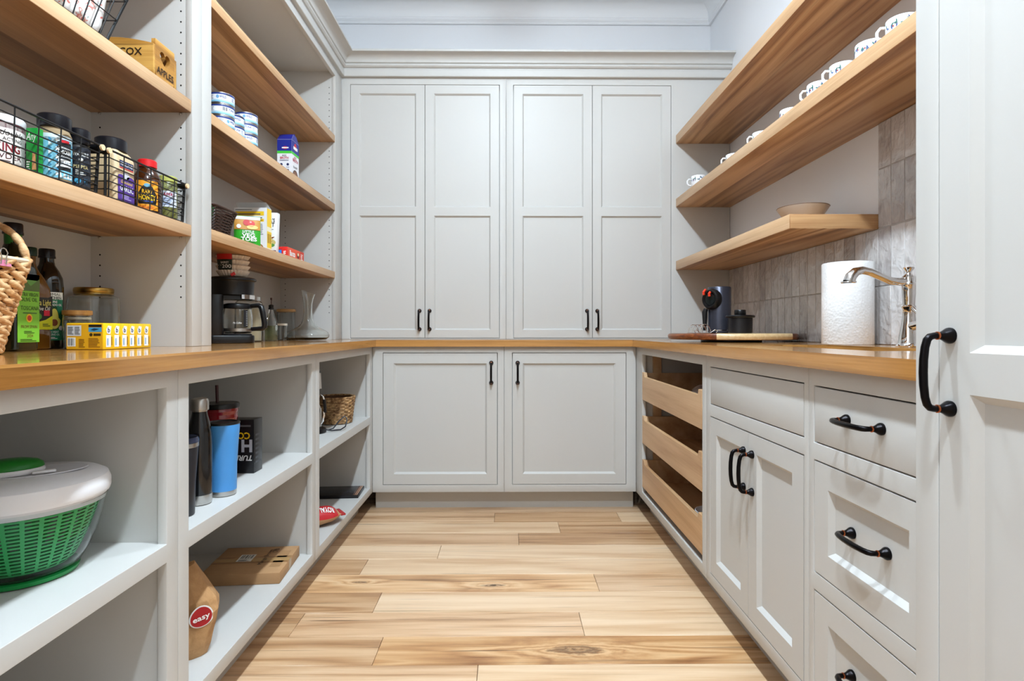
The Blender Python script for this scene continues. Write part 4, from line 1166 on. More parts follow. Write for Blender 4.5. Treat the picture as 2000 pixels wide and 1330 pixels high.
t = thing('wicker_basket', 'dark brown wicker basket with a green packet in it', 'basket', ((x0 + x1) / 2, (y0 + y1) / 2, S3 + .0005))
hx, hy = (x1 - x0) / 2, (y1 - y0) / 2
lv = (lambda k_: (hx - .004 + .014 * k_ ** 1.5, hy - .012 + .026 * k_ ** 1.5), .082)
wicker(t, lv, 17, M_WICK, ribs=40, rect=.28)
mb = MB(); mb.box(-hx + .012, -hy + .016, 0.001, hx - .012, hy - .016, .006)
mb.build('bottom', t, M_WICK)
mb = MB()
pts = []
for i in range(96):
    a = 2 * PI * i / 96; c, s_ = math.cos(a), math.sin(a)
    pts.append((abs(c) ** .28 * (1 if c >= 0 else -1) * (hx + .012), abs(s_) ** .28 * (1 if s_ >= 0 else -1) * (hy + .016), .084))
mb.tube(pts, .0042, 6, closed=True); mb.build('rim', t, M_WICK)
t = thing('foil_packet', 'crinkled bright green packet sticking out of the wicker basket', 'packet', (-1.03, 1.905, S3 + .010))
mb = MB(); n = 10
vs_ = []
for i in range(n + 1):
    for j in range(5):
        v = -.07 + .14 * i / n; z = .098 * j / 4
        vs_.append((.010 * math.sin(i * 2.1) * (j / 4) + .004 * math.sin(j * 3 + i), v, z + (.004 * math.sin(i * 2.4) if j == 4 else 0)))
vs2 = [(x - .014, y, z) for x, y, z in vs_]
fs = [(i * 5 + j, (i + 1) * 5 + j, (i + 1) * 5 + j + 1, i * 5 + j + 1) for i in range(n) for j in range(4)]
mb.add(vs_, fs); mb.add(vs2, fs)
edge = [i * 5 + 4 for i in range(n + 1)]
mb.add([vs_[i] for i in edge] + [vs2[i] for i in edge], [(i, i + 1, n + 2 + i, n + 1 + i) for i in range(n)])
mb.build('packet', t, plain('foil_green', (36, 160, 92), .3))
t = thing('foil_pouch', 'small silver foil pouch in the wicker basket', 'packet', (-1.05, 1.972, S3 + .010), .2)
mb = MB().hexa([(-.03, -.012, 0), (.03, -.012, 0), (.03, .010, 0), (-.03, .010, 0), (-.034, -.002, .098), (.03, -.002, .090), (.03, .001, .090), (-.034, .001, .098)])
mb.build('pouch', t, plain('foil_silver', (150, 152, 158), .3, .8), .003)

# open cereal-type box
t = thing('open_food_box', 'open white and yellow food box with its flap up', 'box', (-1.030, 2.426, S3 + .0005))
mb = MB(); wt = .0012; w, d_, h = .140, .048, .200
mb.box(-w, 0, 0, 0, wt, h); mb.box(-w, d_ - wt, 0, 0, d_, h); mb.box(-w, wt, 0, -w + wt, d_ - wt, h); mb.box(-wt, wt, 0, 0, d_ - wt, h); mb.box(-w + wt, wt, 0, -wt, d_ - wt, wt)
mb.build('body', t, plain('box_white', (234, 234, 232), .5))
MB().hexa([(-w, d_ - wt, h), (0, d_ - wt, h), (0, d_, h), (-w, d_, h), (-w - .012, d_ - .014, h + .030), (-.018, d_ - .014, h + .030), (-.018, d_ - .013, h + .030), (-w - .012, d_ - .013, h + .030)]).build('flap', t, plain('box_white', (234, 234, 232), .5))
Y2 = (246, 204, 40)
p = Print().rect(-w, 0, 0, h, (238, 238, 238)).rect(-w + .006, .166, -.012, .184, Y2, 1).lines(-w + .012, .170, -.022, .180, 1, (90, 90, 96)).lines(-w + .006, .190, -.06, .195, 1, (80, 80, 90))
p.lines(-.125, .130, -.090, .158, 3, (120, 120, 130)).rect(-.066, .140, -.012, .152, Y2, 1).bars(-.064, .143, -.016, .149, 8, (160, 110, 20)).lines(-.062, .084, -.040, .134, 7, (140, 140, 150)).lines(-.034, .084, -.014, .134, 7, (140, 140, 150)).rect(-.058, .154, -.020, .158, (60, 60, 70), 1)
p.ell(-.036, .026, .022, .020, (170, 110, 50)).ell(-.036, .026, .017, .015, (236, 220, 180), 2).ell(-.040, .030, .006, .005, (190, 60, 40), 3)
p.build('label', t, m_front(0.0))
Print().rect(0, .002, .048, .198, (240, 232, 200)).rect(.002, .120, .046, .198, Y2, 1).rect(.002, .03, .046, .100, Y2, 1).bars(.006, .05, .042, .09, 9, (150, 100, 20)).build('label', t, m_side(0.0))

# green pouch
t = thing('snack_pouch', 'green food pouch printed with red tomatoes before the yellow box', 'packet', (-1.012, 2.205, S3 + .0005), face_cam(-1.012, 2.205))
w2, h2 = .047, .118
mb = MB(); n = 8; vs_ = []
for j in range(9):
    z = h2 * j / 8
    for i in range(n + 1):
        u = -1 + 2 * i / n
        th = .012 * (1 - u ** 4) * (1 - (max(0, j / 8 - .15) / .85) ** 2)
        vs_.append((u * w2, -th - .001, z))
o = len(vs_); vs_ += [(x, -y, z) for x, y, z in vs_]
fs = [(j * (n + 1) + i, j * (n + 1) + i + 1, (j + 1) * (n + 1) + i + 1, (j + 1) * (n + 1) + i) for j in range(8) for i in range(n)]
mb.add(vs_, fs + [tuple(q + o for q in reversed(f)) for f in fs] + [(j * (n + 1), (j + 1) * (n + 1), o + (j + 1) * (n + 1), o + j * (n + 1)) for j in range(8)] + [(j * (n + 1) + n, (j + 1) * (n + 1) + n, o + (j + 1) * (n + 1) + n, o + j * (n + 1) + n) for j in range(8)]
       + [(8 * (n + 1) + i, 8 * (n + 1) + i + 1, o + 8 * (n + 1) + i + 1, o + 8 * (n + 1) + i) for i in range(n)] + [(i, i + 1, o + i + 1, o + i) for i in range(n)])
mb.build('pouch', t, plain('pouch_green', (48, 156, 36), .35), sharp=70)
def pm(u, v, e):
    q = u / w2; j = v / h2
    return (u, -(.012 * (1 - q ** 4) * (1 - (max(0, j - .15) / .85) ** 2)) - .002 - e * 2, v)
p = Print().rect(-.046, .064, .046, .114, (196, 140, 60)).rect(-.046, .104, .046, .116, (214, 214, 216), 1).ell(-.002, .092, .013, .012, (192, 34, 36), 2).ell(.014, .088, .013, .012, (206, 44, 40), 3).ell(.012, .094, .004, .003, (240, 170, 160), 4).ell(.018, .074, .020, .008, (236, 206, 120), 3).ell(-.030, .076, .008, .008, WHT, 3)
p.text('LITTLE', .004, .056, .009, WHT, w=.04, bold=.02, L=4).text('VEG', .004, .042, .014, WHT, w=.046, bold=.03, L=4).text('TOES', .006, .027, .014, WHT, w=.056, bold=.03, L=4).text('lentils', .008, .012, .008, (20, 60, 20), w=.03, L=4)
p.build('label', t, pm, 2)

# box with the open illustration
t = thing('blend_box', 'upright white box with a food picture and plum bottom band', 'box', (-1.022, 2.500, S3 + .0005)); t.rotation_euler = (0, .036, 0); t.location.z += .0036
MB().box(-.100, 0, 0, 0, .030, .190).build('body', t, plain('box_white', (234, 234, 232), .5), .0008)
p = Print().rect(-.1, 0, 0, .024, (92, 24, 44)).text("KIT", -.026, .136, .018, BLK, w=.032, bold=.02).text("BAKER'S", -.042, .156, .016, BLK, w=.066, bold=.02).lines(-.05, .114, -.012, .120, 1, (120, 120, 130))
p.ell(-.042, .058, .040, .018, (210, 190, 120)).ell(-.048, .062, .030, .012, (150, 80, 36), 2).poly([(-.06, .066), (-.03, .080), (-.008, .084), (-.010, .080), (-.034, .066)], (120, 60, 30), 3).ell(-.024, .046, .018, .008, (96, 150, 70), 3).text('BLEND', -.034, .012, .009, WHT, w=.034, bold=.02)
p.build('label', t, m_front(0.0))
t = thing('pasta_box', 'bright red pasta box lying on its long edge', 'box', (-.985, 2.537, S3 + .0005))
MB().box(-.026, 0, 0, 0, .206, .050).build('body', t, plain('box_red', (212, 34, 28), .4), .001)
Print().rect(.001, .001, .150, .049, (226, 78, 44)).text('Banza', .058, .026, .024, WHT, w=.066, bold=.03).ell(.128, .024, .016, .014, (120, 30, 20)).ell(.128, .030, .010, .007, (240, 220, 180), 2).rect(.152, 0.001, .2, .049, (206, 60, 40)).lines(.16, .01, .19, .04, 4, WHT).build('label', t, m_side(0.0))
Print().text('JE', -.013, .02, .02, WHT, w=.014, bold=.02).lines(-.022, .006, -.004, .014, 1, WHT).build('label', t, m_front(0.0))
t = thing('small_blue_box', 'small red-topped blue box tucked beside the pasta box', 'box', (-1.0125, 2.540, S3 + .0005))
MB().box(-.036, 0, 0, 0, .10, .036).build('body', t, plain('box_blue', (36, 120, 214), .4), .001)
MB().box(-.036, 0, .0362, 0, .10, .050).build('lid', t, plain('box_red', (212, 34, 28), .4), .001)

# ---- coffee maker on the counter
def rbox(mb, x0, y0, z0, x1, y1, z1, r=.012, m=0, n=4):
    pts = []
    for cx, cy, a in ((x1 - r, y1 - r, 0), (x0 + r, y1 - r, 90), (x0 + r, y0 + r, 180), (x1 - r, y0 + r, 270)):
        for i in range(n + 1):
            t_ = math.radians(a + 90 * i / n); pts.append((cx + r * math.cos(t_), cy + r * math.sin(t_)))
    return mb.prism(pts, z0, z1, 'xy', m)
CMX, CMY = -1.075, 2.205
t = thing('coffee_maker', 'black drip coffee maker with glass carafe', 'coffee maker', (CMX, CMY, CT1 + .0005), .55)
# local frame: the carafe stands towards +x, the water tank towards -x
rbox(MB(), -.088, -.070, 0, .078, .070, .030, .024).build('base', t, M_BLACK, .004)
rbox(MB(), -.088, -.066, .030, -.030, .066, .185, .018).build('tank', t, M_BLACK, .002)
MB().lathe([(.062, .182), (.068, .186), (.070, .236), (.072, .240), (.077, .243), (.077, .249), (.070, .254), (0, .256)], 40, 0, .005, 0, 1.12, 1).build('brew_head', t, M_BLACK)
mb = MB(); n = 18
vs_ = []
for i in range(n + 1):
    a = -1.25 + 2.5 * i / n
    for z in (.170, .186): vs_.append((.005 + .072 * math.cos(a) * 1.12, .072 * math.sin(a), z))
mb.add(vs_, [(2 * i, 2 * i + 2, 2 * i + 3, 2 * i + 1) for i in range(n)])
vs2 = [(x * .97, y * .97, z) for x, y, z in vs_]; mb.add(vs2, [(2 * i, 2 * i + 2, 2 * i + 3, 2 * i + 1) for i in range(n)])
mb.build('chrome_band', t, M_CHROME)
rbox(MB(), -.060, -.052, .168, .066, .052, .184, .03).build('drip_plate', t, M_BLACK)
MB().lathe([(0, .030), (.050, .030), (.052, .033), (.048, .036), (0, .036)], 32, 0, .024, 0).build('warming_plate', t, plain('warm_plate', (40, 40, 44), .4))
cx = .024
car = MB().lathe([(0, .038), (.044, .038), (.050, .042), (.053, .070), (.053, .105), (.049, .130), (.046, .138), (.044, .138), (.047, .129), (.0508, .105), (.0508, .070), (.048, .044), (0, .041)], 40, 0, cx, 0).build('carafe', t, M_GLASS)
MB().lathe([(.0535, .044), (.0548, .045), (.0548, .056), (.0535, .057)], 40, 0, cx, 0).build('steel_band', car, M_STEEL)
MB().lathe([(.0455, .134), (.052, .134), (.053, .140), (.050, .150), (.040, .154), (0, .155)], 36, 0, cx, 0).build('carafe_lid', car, M_BLACK)
hp = [(.070, .146), (.098, .146), (.109, .140), (.116, .115), (.122, .070), (.120, .055), (.112, .050), (.085, .050)]
hp = [(.050, .144), (.080, .147), (.092, .141), (.098, .118), (.105, .078), (.104, .062), (.096, .056), (.053, .054)]
hm = MB().tube([(cx + x, 0, z) for x, z in hp], [.008, .009, .011, .011, .0105, .010, .0095, .008], 10)
hm.xf(lambda p_: (cx + (p_.x - cx) * math.cos(-.55) - p_.y * math.sin(-.55) , (p_.x - cx) * math.sin(-.55) + p_.y * math.cos(-.55), p_.z))
hm.build('carafe_handle', car, M_BLACK)
p = Print().text('Mr. Coffee', -.002, .078, .007, WHT, w=.030, shear=.2).rect(.020, .062, .036, .128, (24, 24, 28))
for i in range(9): p.rect(.029, .068 + i * .0065, .036, .0690 + i * .0065, WHT, 2)
aim = math.atan2(-CMY, -CMX) - .55
mp0 = m_cyl(.0532, aim)
p.build('label', car, lambda u, v, e: (mp0(u, v, e)[0] + cx, mp0(u, v, e)[1], mp0(u, v, e)[2]), True)
t.location.x += .0

# coffee filters stacked in a bag on top
t = thing('coffee_filter_pack', 'bag of fluted paper coffee filters with red and black label', 'packet', (CMX + .008, CMY, CT1 + .2575), face_cam(CMX, CMY))
flute = lambda ph: (lambda t_, r, z: r * (1 + .035 * math.cos(30 * t_ + ph)))
zz = 0.0
for i in range(4):
    w = MB().lathe([(0, zz + .001), (.044, zz + .001), (.047, zz + .003), (.058 + .002 * (i % 2), zz + .021), (.0575, zz + .0225), (0, zz + .018)], 120, 0, fr=flute(i * 1.3))
    w.build('filter_stack', t, plain('filter_paper', (224, 208, 190), .8))
    zz += .0195
p = Print().rect(-.064, .022, -.004, .062, (20, 34, 22)).rect(-.064, .060, -.004, .090, (196, 34, 26)).text('BASKET', -.030, .050, .008, WHT, w=.030, L=3).text('200', -.024, .036, .013, WHT, w=.034, L=3).poly([(-.012, .006), (.004, .016), (.010, .004), (-.006, -.002)], (200, 30, 30))
p.build('label', t, m_cyl(.0612, -PI / 2, 0, lambda v: .0545 + .010 * min(1, max(0, v / .07))), 2)

# fluted canisters
t = thing('fluted_canister', 'tall fluted glass canister with steel lid behind the coffee maker', 'canister', (-1.150, 2.520, CT1 + .0005))
fl2 = lambda t_, r, z: r * (1 + .03 * abs(math.cos(7 * t_)))
glass_body([(0, 0), (.055, 0), (.058, .004), (.058, .160), (.052, .176), (.046, .181), (.046, .186)], .003, 84, fl2).build('body', t, M_GLASS)
MB().lathe([(0, .006), (.0525, .006), (.0525, .140), (.050, .146), (0, .147)], 48).build('contents', t, plain('flour', (206, 192, 160), .9))
MB().lathe([(.047, .180), (.049, .181), (.049, .199), (.047, .2005), (0, .2005)], 48, fr=lambda t_, r, z: r * (1 + .012 * math.cos(24 * t_))).build('lid', t, M_STEEL)

t = thing('oil_cruet', 'slim glass oil bottle with black pourer', 'bottle', (-1.118, 2.682, CT1 + .0005))
sqloft(MB(), [(.022, 0), (.0235, .003), (.0235, .078), (.021, .095), (.014, .125), (.0095, .142), (.0095, .152)], .008).build('body', t, M_GLASS)
sqloft(MB(), [(.0205, .004), (.0212, .006), (.0212, .070), (.0205, .072)], .007).build('oil', t, plain('green_oil', (150, 150, 110), .1, trans=.6))
st = MB().lathe([(.0095, .148), (.0125, .149), (.0125, .158), (.0100, .160), (.0120, .163), (.0120, .168), (.006, .172), (0, .172)], 24).build('stopper', t, M_BLACK)
MB().tube([(0, 0, .170), (.001, 0, .198)], .0022, 8).build('spout', st, plain('spout_tube', (70, 40, 40), .3))
MB().lathe([(0, .194), (.0042, .194), (.0042, .204), (0, .204)], 12).build('spout_cap', st, plain('spout_cap', (60, 14, 16), .4))
p = Print().ell(.002, .062, .013, .013, (200, 206, 200)).ell(.002, .062, .010, .010, (130, 138, 128), 2).text('OIL', .002, .062, .006, (220, 224, 220), L=3)
p.build('emblem', t, m_side(.0236))

t = thing('bamboo_lid_jar', 'patterned glass jar with flat bamboo lid in the shelf corner', 'jar', (-1.196, 3.062, CT1 + .0005))
glass_body([(0, 0), (.042, 0), (.045, .003), (.045, .150)], .0025, 72, lambda t_, r, z: r * (1 + .018 * math.cos(16 * t_))).build('body', t, M_GLASS)
MB().lathe([(0, .148), (.041, .148), (.041, .1505), (.049, .151), (.049, .163), (.047, .165), (0, .165)], 40).build('lid', t, M_BAMBOO)
t = thing('glass_tumbler', 'short cut glass tumbler with pale rim between cruet and decanter', 'glass', (-1.135, 2.835, CT1 + .0005))
glass_body([(0, 0), (.024, 0), (.027, .003), (.031, .075)], .003, 60, lambda t_, r, z: r * (1 + .03 * math.cos(14 * t_ + 90 * z))).build('body', t, M_GLASS)
MB().lathe([(.0315, .074), (.033, .075), (.033, .083), (.031, .085), (0, .085)], 40).build('lid', t, plain('pale_lid', (214, 206, 190), .5))

t = thing('wine_decanter', 'wide clear glass wine decanter with slanted flared neck', 'decanter', (-1.030, 2.925, CT1 + .0005), face_cam(-1.03, 2.925))
prof = [(0, .006), (.060, .001), (.090, .003), (.104, .014), (.107, .026), (.100, .041), (.078, .055), (.052, .067), (.034, .084), (.025, .110), (.021, .145), (.0215, .185), (.026, .215), (.036, .248)]
mb = glass_body(prof, .0022, 48)
def slant(p_):
    if p_.z > .18: k_ = (p_.z - .18) / .07; return (p_.x, p_.y, p_.z - p_.x * .35 * k_)
    return p_
mb.xf(slant).build('body', t, M_GLASS)

# ================================================================== OPEN BASE CABINETS
ZM, ZL = .5126, .140
# ---- salad spinner
SPX, SPY = -.888, 1.045
t = thing('salad_spinner', 'green and white salad spinner with clear bowl', 'salad spinner', (SPX, SPY, ZM + .0005), face_cam(SPX, SPY)); t.scale = (.97, .97, .97)
M_CLEAR = plain('clear_plastic', (240, 246, 246), .03, trans=1.0, ior=1.15)
M_SGRN = plain('spinner_green', (22, 134, 62), .35)
M_LGRN = plain('basket_green', (70, 188, 108), .4)
MB().lathe([(0, .012), (.080, .012), (.087, .016), (.100, .040), (.112, .072), (.122, .108), (.130, .142), (.1285, .142), (.1205, .108), (.1105, .072), (.0985, .041), (.0855, .018), (.078, .0145), (0, .0145)], 64).build('bowl', t, M_CLEAR)
MB().lathe([(0, 0), (.076, 0), (.083, .002), (.085, .009), (.081, .0118), (0, .0118)], 64).build('base_ring', t, M_SGRN)
# lattice basket
mb = MB(); NR, NA = 33, 108
def br(z): return .072 + .048 * ((z - .022) / .116) ** .72
vs_ = []; fs = []
for i in range(NR + 1):
    z = .022 + .116 * i / NR
    for j in range(NA):
        a = 2 * PI * j / NA; vs_.append((br(z) * math.cos(a), br(z) * math.sin(a), z))
o2 = len(vs_); vs_ += [(x * .985, y * .985, z) for x, y, z in vs_]
solid = lambda i, j: i < 0 or i >= NR or (i % 2 == 0) or (j % 4 == 0) or i > NR - 2
for i in range(NR):
    for j in range(NA):
        if not solid(i, j): continue
        j2 = (j + 1) % NA; q = (i * NA + j, i * NA + j2, (i + 1) * NA + j2, (i + 1) * NA + j)
        fs.append(q); fs.append(tuple(x + o2 for x in reversed(q)))
        if i + 1 < NR and not solid(i + 1, j): fs.append((q[3], q[2], q[2] + o2, q[3] + o2))
        if i > 0 and not solid(i - 1, j): fs.append((q[0], q[1], q[1] + o2, q[0] + o2))
mb.add(vs_, fs)
mb.lathe([(0, .021), (.071, .021), (.072, .0225)], 64)
mb.build('spin_basket', t, M_LGRN, fixn=False)
lid = MB().lathe([(.127, .146), (.1325, .147), (.1335, .150), (.1345, .153), (.1345, .168), (.130, .180), (.118, .187), (.060, .191), (0, .192)], 72)
lid.lathe([(.124, .134), (.1265, .134), (.1275, .146), (.120, .147), (0, .147)], 72)
lid = lid.build('lid', t, M_WHITE)
MB().lathe([(.072, .1903), (.078, .1915), (.076, .1935), (.060, .1920), (0, .1922)], 48, 0, .02, .0, 1.0, .62).build('lid_recess', lid, plain('white_plastic_grey', (206, 206, 212), .35))
kb = MB().lathe([(.050, .193), (.053, .196), (.053, .200), (.050, .2025)], 48, 1, -.022, 0, 1.0, .60)
kb.lathe([(.050, .2022), (.052, .204), (.050, .211), (.042, .217), (.025, .221), (0, .222)], 48, 0, -.022, 0, 1.0, .60)
kb.build('pump_knob', lid, [plain('knob_green', (14, 120, 30), .3), M_WHITE])
MB().box(.010, -.038, .1935, .046, -.028, .199).build('brake_button', lid, M_WHITE, .003)

# ---- drinkware
t = thing('black_tumbler', 'tall matte black tumbler with steel rim and clear lid', 'tumbler', (-.790, 1.376, ZM + .0005))
MB().lathe([(0, 0), (.026, 0), (.028, .003), (.030, .08), (.036, .165), (.036, .168), (0, .168)], 40).build('body', t, plain('matte_black', (34, 34, 40), .4))
MB().lathe([(.036, .166), (.0368, .167), (.0368, .176), (.036, .177)], 40).build('steel_rim', t, M_STEEL)
MB().lathe([(.034, .176), (.0375, .177), (.0375, .184), (.035, .190), (.033, .188), (0, .188)], 40).build('lid', t, plain('smoky_lid', (52, 58, 80), .15))
t = thing('water_bottle', 'glossy black water bottle with steel cap and base', 'bottle', (-.798, 1.470, ZM + .0005))
MB().lathe([(.030, .026), (.0305, .028), (.0305, .160), (.029, .185), (.024, .210), (.0185, .232), (.0175, .240), (0, .240)], 40).build('body', t, plain('gloss_black', (16, 17, 20), .16, coat=.4))
MB().lathe([(0, 0), (.026, 0), (.0285, .002), (.0295, .010), (.0300, .026), (0, .026)], 40, fr=lambda t_, r, z: r * (1 - (.02 * abs(math.cos(3 * t_)) if z < .012 else 0))).build('base', t, M_STEEL)
MB().lathe([(.0175, .238), (.0180, .242), (.0215, .243), (.0220, .246), (.0220, .266), (.019, .272), (.012, .275), (0, .2755)], 40).build('cap', t, M_STEEL)
t = thing('blue_tumbler', 'sky blue insulated tumbler with steel base and black lid', 'tumbler', (-.778, 1.552, ZM + .0005))
MB().lathe([(.0335, .014), (.0338, .016), (.0345, .08), (.0385, .150), (.0400, .166), (.0415, .190), (.0410, .194), (0, .194)], 48).build('body', t, plain('sky_blue_coat', (74, 148, 216), .4))
MB().lathe([(0, 0), (.031, 0), (.033, .002), (.0335, .014), (0, .014)], 48).build('base', t, M_STEEL)
MB().lathe([(.0410, .193), (.0425, .195), (.0420, .199), (.036, .200), (.034, .197), (0, .197)], 48).build('lid', t, M_BLACK)
t = thing('red_tumbler', 'faceted dark red tumbler with black lid and straw', 'tumbler', (-.861, 1.700, ZM + .0005)); t.scale = (1.08, 1.08, 1.07)
mb = MB(); NA, NZ = 24, 22; vs_ = []; fs = []
for i in range(NZ + 1):
    z = .205 * i / NZ; r = .034 + .013 * (i / NZ)
    for j in range(NA):
        a = 2 * PI * (j + (.5 if i % 2 else 0)) / NA; rr = r * (1.0 if (i % 2) else .955)
        vs_.append((rr * math.cos(a), rr * math.sin(a), z))
for i in range(NZ):
    for j in range(NA):
        a, b = i * NA + j, i * NA + (j + 1) % NA; c, d_ = (i + 1) * NA + j, (i + 1) * NA + (j + 1) % NA
        if i % 2: fs += [(a, d_, c), (a, b, d_)]
        else: fs += [(a, b, c), (b, d_, c)]
fs += [tuple(range(NA)), tuple(NZ * NA + j for j in range(NA))]
mb.add(vs_, fs).build('body', t, plain('red_acrylic', (132, 14, 24), .1, coat=.8), sharp=10)
MB().lathe([(.0465, .203), (.049, .204), (.049, .214), (.047, .217), (0, .218)], 40).build('lid', t, M_BLACK)
mb = MB().tube([(-.008, .0, .215), (-.012, .004, .266)], .0042, 10)
st = mb.build('straw', t, plain('dark_straw', (64, 22, 24), .3))

t = thing('black_carton', 'black carton standing upside down behind the blue tumbler', 'box', (-.796, 1.780, ZM + .0005))
MB().box(-.115, 0, 0, 0, .060, .168).build('body', t, plain('carton_black', (20, 20, 24), .3), .001)
p = Print().text('COLD', -.048, .118, .020, (240, 196, 20), w=.072, rot=PI, bold=.03).text('H', -.022, .086, .036, (190, 194, 204), w=.034, rot=PI, bold=.04).text('H', -.070, .086, .036, (190, 194, 204), w=.034, rot=PI, bold=.04).text('TURBO', -.042, .048, .016, WHT, w=.072, rot=PI, bold=.03, shear=.3).rect(-.05, .146, -.01, .152, (90, 92, 96))
p.build('label', t, m_front(0.0))
Print().lines(.008, .03, .05, .13, 7, (70, 72, 78)).build('label', t, m_side(0.0))

# ---- lower shelf: cardboard box, paper bag
def card_mat():
    m, tt, b = newmat('corrugated_card'); k = NT(tt)
    tc = k.n('ShaderNodeTexCoord').outputs['Object']
    n1 = k.noise(tc, 9, 3); n2 = k.noise(k.vmath('MULTIPLY', tc, (1, 90, 1)), 4, 2)
    f = k.math('ADD', k.math('MULTIPLY', n1, .6), k.math('MULTIPLY', n2, .4))
    k.l(k.ramp(f, [(.3, rgb(164, 124, 84)), (.7, rgb(186, 146, 104))]), b.inputs['Base Color']); b.inputs['Roughness'].default_value = .8
    return m
M_CARD = card_mat()
t = thing('cardboard_box', 'flat brown cardboard mailing box on the bottom shelf', 'box', (-.738, 1.835, ZL + .0005), math.radians(5))
bx = MB().box(-.250, 0, 0, 0, .232, .036).build('body', t, M_CARD, .0015)
Print().rect(-.250, .086, 0, .142, (150, 110, 70)).rect(-.05, .05, -.016, .19, (168, 128, 88)).rect(-.175, .10, -.125, .16, (222, 218, 210), 2).bars(-.170, .125, -.130, .155, 16, BLK, 3).lines(-.170, .104, -.132, .118, 3, BLK, 3).text('CPB', -.070, .19, .018, (52, 36, 24), rot=PI / 2, w=.035).text('Mango Brown', -.088, .135, .014, (52, 36, 24), rot=PI / 2, w=.13).build('label', bx, m_top(.036))
MB().box(-.250, .100, .0362, .0004, .128, .0366).build('tape', t, plain('packing_tape', (176, 140, 92), .15))
MB().box(.0002, .100, .004, .0007, .128, .0366).build('tape', t, plain('packing_tape', (176, 140, 92), .15))

def paper_mat():
    m, tt, b = newmat('kraft_paper'); k = NT(tt)
    tc = k.n('ShaderNodeTexCoord').outputs['Object']
    n1 = k.noise(tc, 30, 4, .6, .5)
    k.l(k.ramp(n1, [(.3, rgb(168, 124, 78)), (.7, rgb(196, 152, 104))]), b.inputs['Base Color']); b.inputs['Roughness'].default_value = .75
    k.bump(n1, .6, .006, b)
    return m
t = thing('paper_bag', 'crumpled brown paper bag with red round sticker', 'bag', (-.838, 1.445, ZL + .0005), face_cam(-.82, 1.46))
mb = MB(); N, R = 14, 8; vs_ = []; fs = []; rnd = random.Random(11)
jit = [[rnd.uniform(-1, 1) for _ in range(N)] for _ in range(R + 1)]
def bagr(a, k_):
    K = [(0, .066, .055), (.12, .076, .064), (.5, .098, .066), (.78, .066, .05), (1, .034, .016)]
    for (k0, w0, d0), (k1, w1, d1) in zip(K, K[1:]):
        if k_ <= k1 + 1e-9:
            f = (k_ - k0) / (k1 - k0); w = w0 + (w1 - w0) * f; d = d0 + (d1 - d0) * f; break
    c, s_ = math.cos(a), math.sin(a)
    return ((abs(c) ** .55) * (1 if c >= 0 else -1) * w, (abs(s_) ** .55) * (1 if s_ >= 0 else -1) * d)
for i in range(R + 1):
    k_ = i / R
    for j in range(N):
        a = 2 * PI * j / N; x, y = bagr(a, k_); q = 1 + .085 * jit[i][j] * (.25 + k_)
        vs_.append((x * q, y * q, .222 * k_ + .003 * jit[i][(j * 3) % N] * k_))
for i in range(R):
    for j in range(N): fs.append((i * N + j, i * N + (j + 1) % N, (i + 1) * N + (j + 1) % N, (i + 1) * N + j))
fs += [tuple(range(N)), tuple(R * N + j for j in range(N))]
mb.add(vs_, fs).build('bag', t, paper_mat(), sharp=8)
p = Print().poly([(.064 + .027 * math.cos(a), .105 + .027 * math.sin(a) * (1 + .12 * math.sin(a))) for a in [2 * PI * i / 28 for i in range(28)]], WHT).poly([(.064 + .024 * math.cos(a), .105 + .024 * math.sin(a) * (1 + .12 * math.sin(a))) for a in [2 * PI * i / 28 for i in range(28)]], (170, 24, 34), 2)
p.text('easy', .064, .107, .013, WHT, w=.038, rot=.14, bold=.02, L=4).text('pods', .018, .140, .010, BLK, rot=.1)
p.build('sticker', t, lambda u, v, e: (u - .014, -.069 + .25 * max(0, u - .045) ** 1.0 - e * 3, v))

# ---- corner cabinet, middle shelf
M_SEA = plain('seagrass', (150, 112, 72), .7)
def sea_mat():
    m, tt, b = newmat('seagrass_rope'); k = NT(tt)
    tc = k.n('ShaderNodeTexCoord').outputs['Object']
    n1 = k.noise(tc, 70, 3, .6)
    k.l(k.ramp(n1, [(.35, rgb(110, 76, 44)), (.65, rgb(206, 166, 116))]), b.inputs['Base Color']); b.inputs['Roughness'].default_value = .7
    return m
t = thing('seagrass_basket', 'round tan seagrass basket on the shelf by the corner', 'basket', (-.838, 2.762, ZM + .0035), 0)
wicker(t, (lambda k_: (.074 + .016 * k_, .074 + .016 * k_), .128), 15, sea_mat(), amp=.0022, rad=.0050, ribs=26)
MB().lathe([(0, .001), (.070, .001), (.084, .122), (.082, .122), (.069, .004), (0, .004)], 40).build('lining', t, plain('basket_lining', (92, 62, 38), .8))
t = thing('milk_frother', 'steel and black upright appliance with looped handles beside the seagrass basket', 'appliance', (-.852, 2.490, ZM + .0005))
MB().lathe([(0, 0), (.052, 0), (.054, .003), (.052, .018), (.040, .024), (0, .024)], 36).build('base', t, M_BLACK)
MB().lathe([(.030, .024), (.034, .028), (.034, .105), (.026, .120), (.020, .135), (.018, .165), (0, .165)], 36).build('body', t, M_STEEL)
MB().lathe([(.022, .192), (.034, .194), (.031, .262), (.029, .264), (0, .264)], 36).build('head', t, plain('satin_silver', (206, 200, 194), .35, .6))
MB().lathe([(.029, .264), (.030, .272), (.020, .278), (0, .279)], 36).build('cap', t, M_BLACK)
MB().tube([(0, 0, .16), (.004, 0, .196)], .012, 12).build('neck', t, M_BLACK)
h1 = MB().tube([(.010, -.004, .165), (.030, -.004, .168), (.043, -.004, .158), (.047, -.004, .146)], .0042, 8).build('upper_handle', t, M_CHROME)
MB().tube([(.047, -.004, .147), (.051, -.004, .120), (.052, -.004, .090)], .0062, 10).build('grip', h1, M_BLACK)
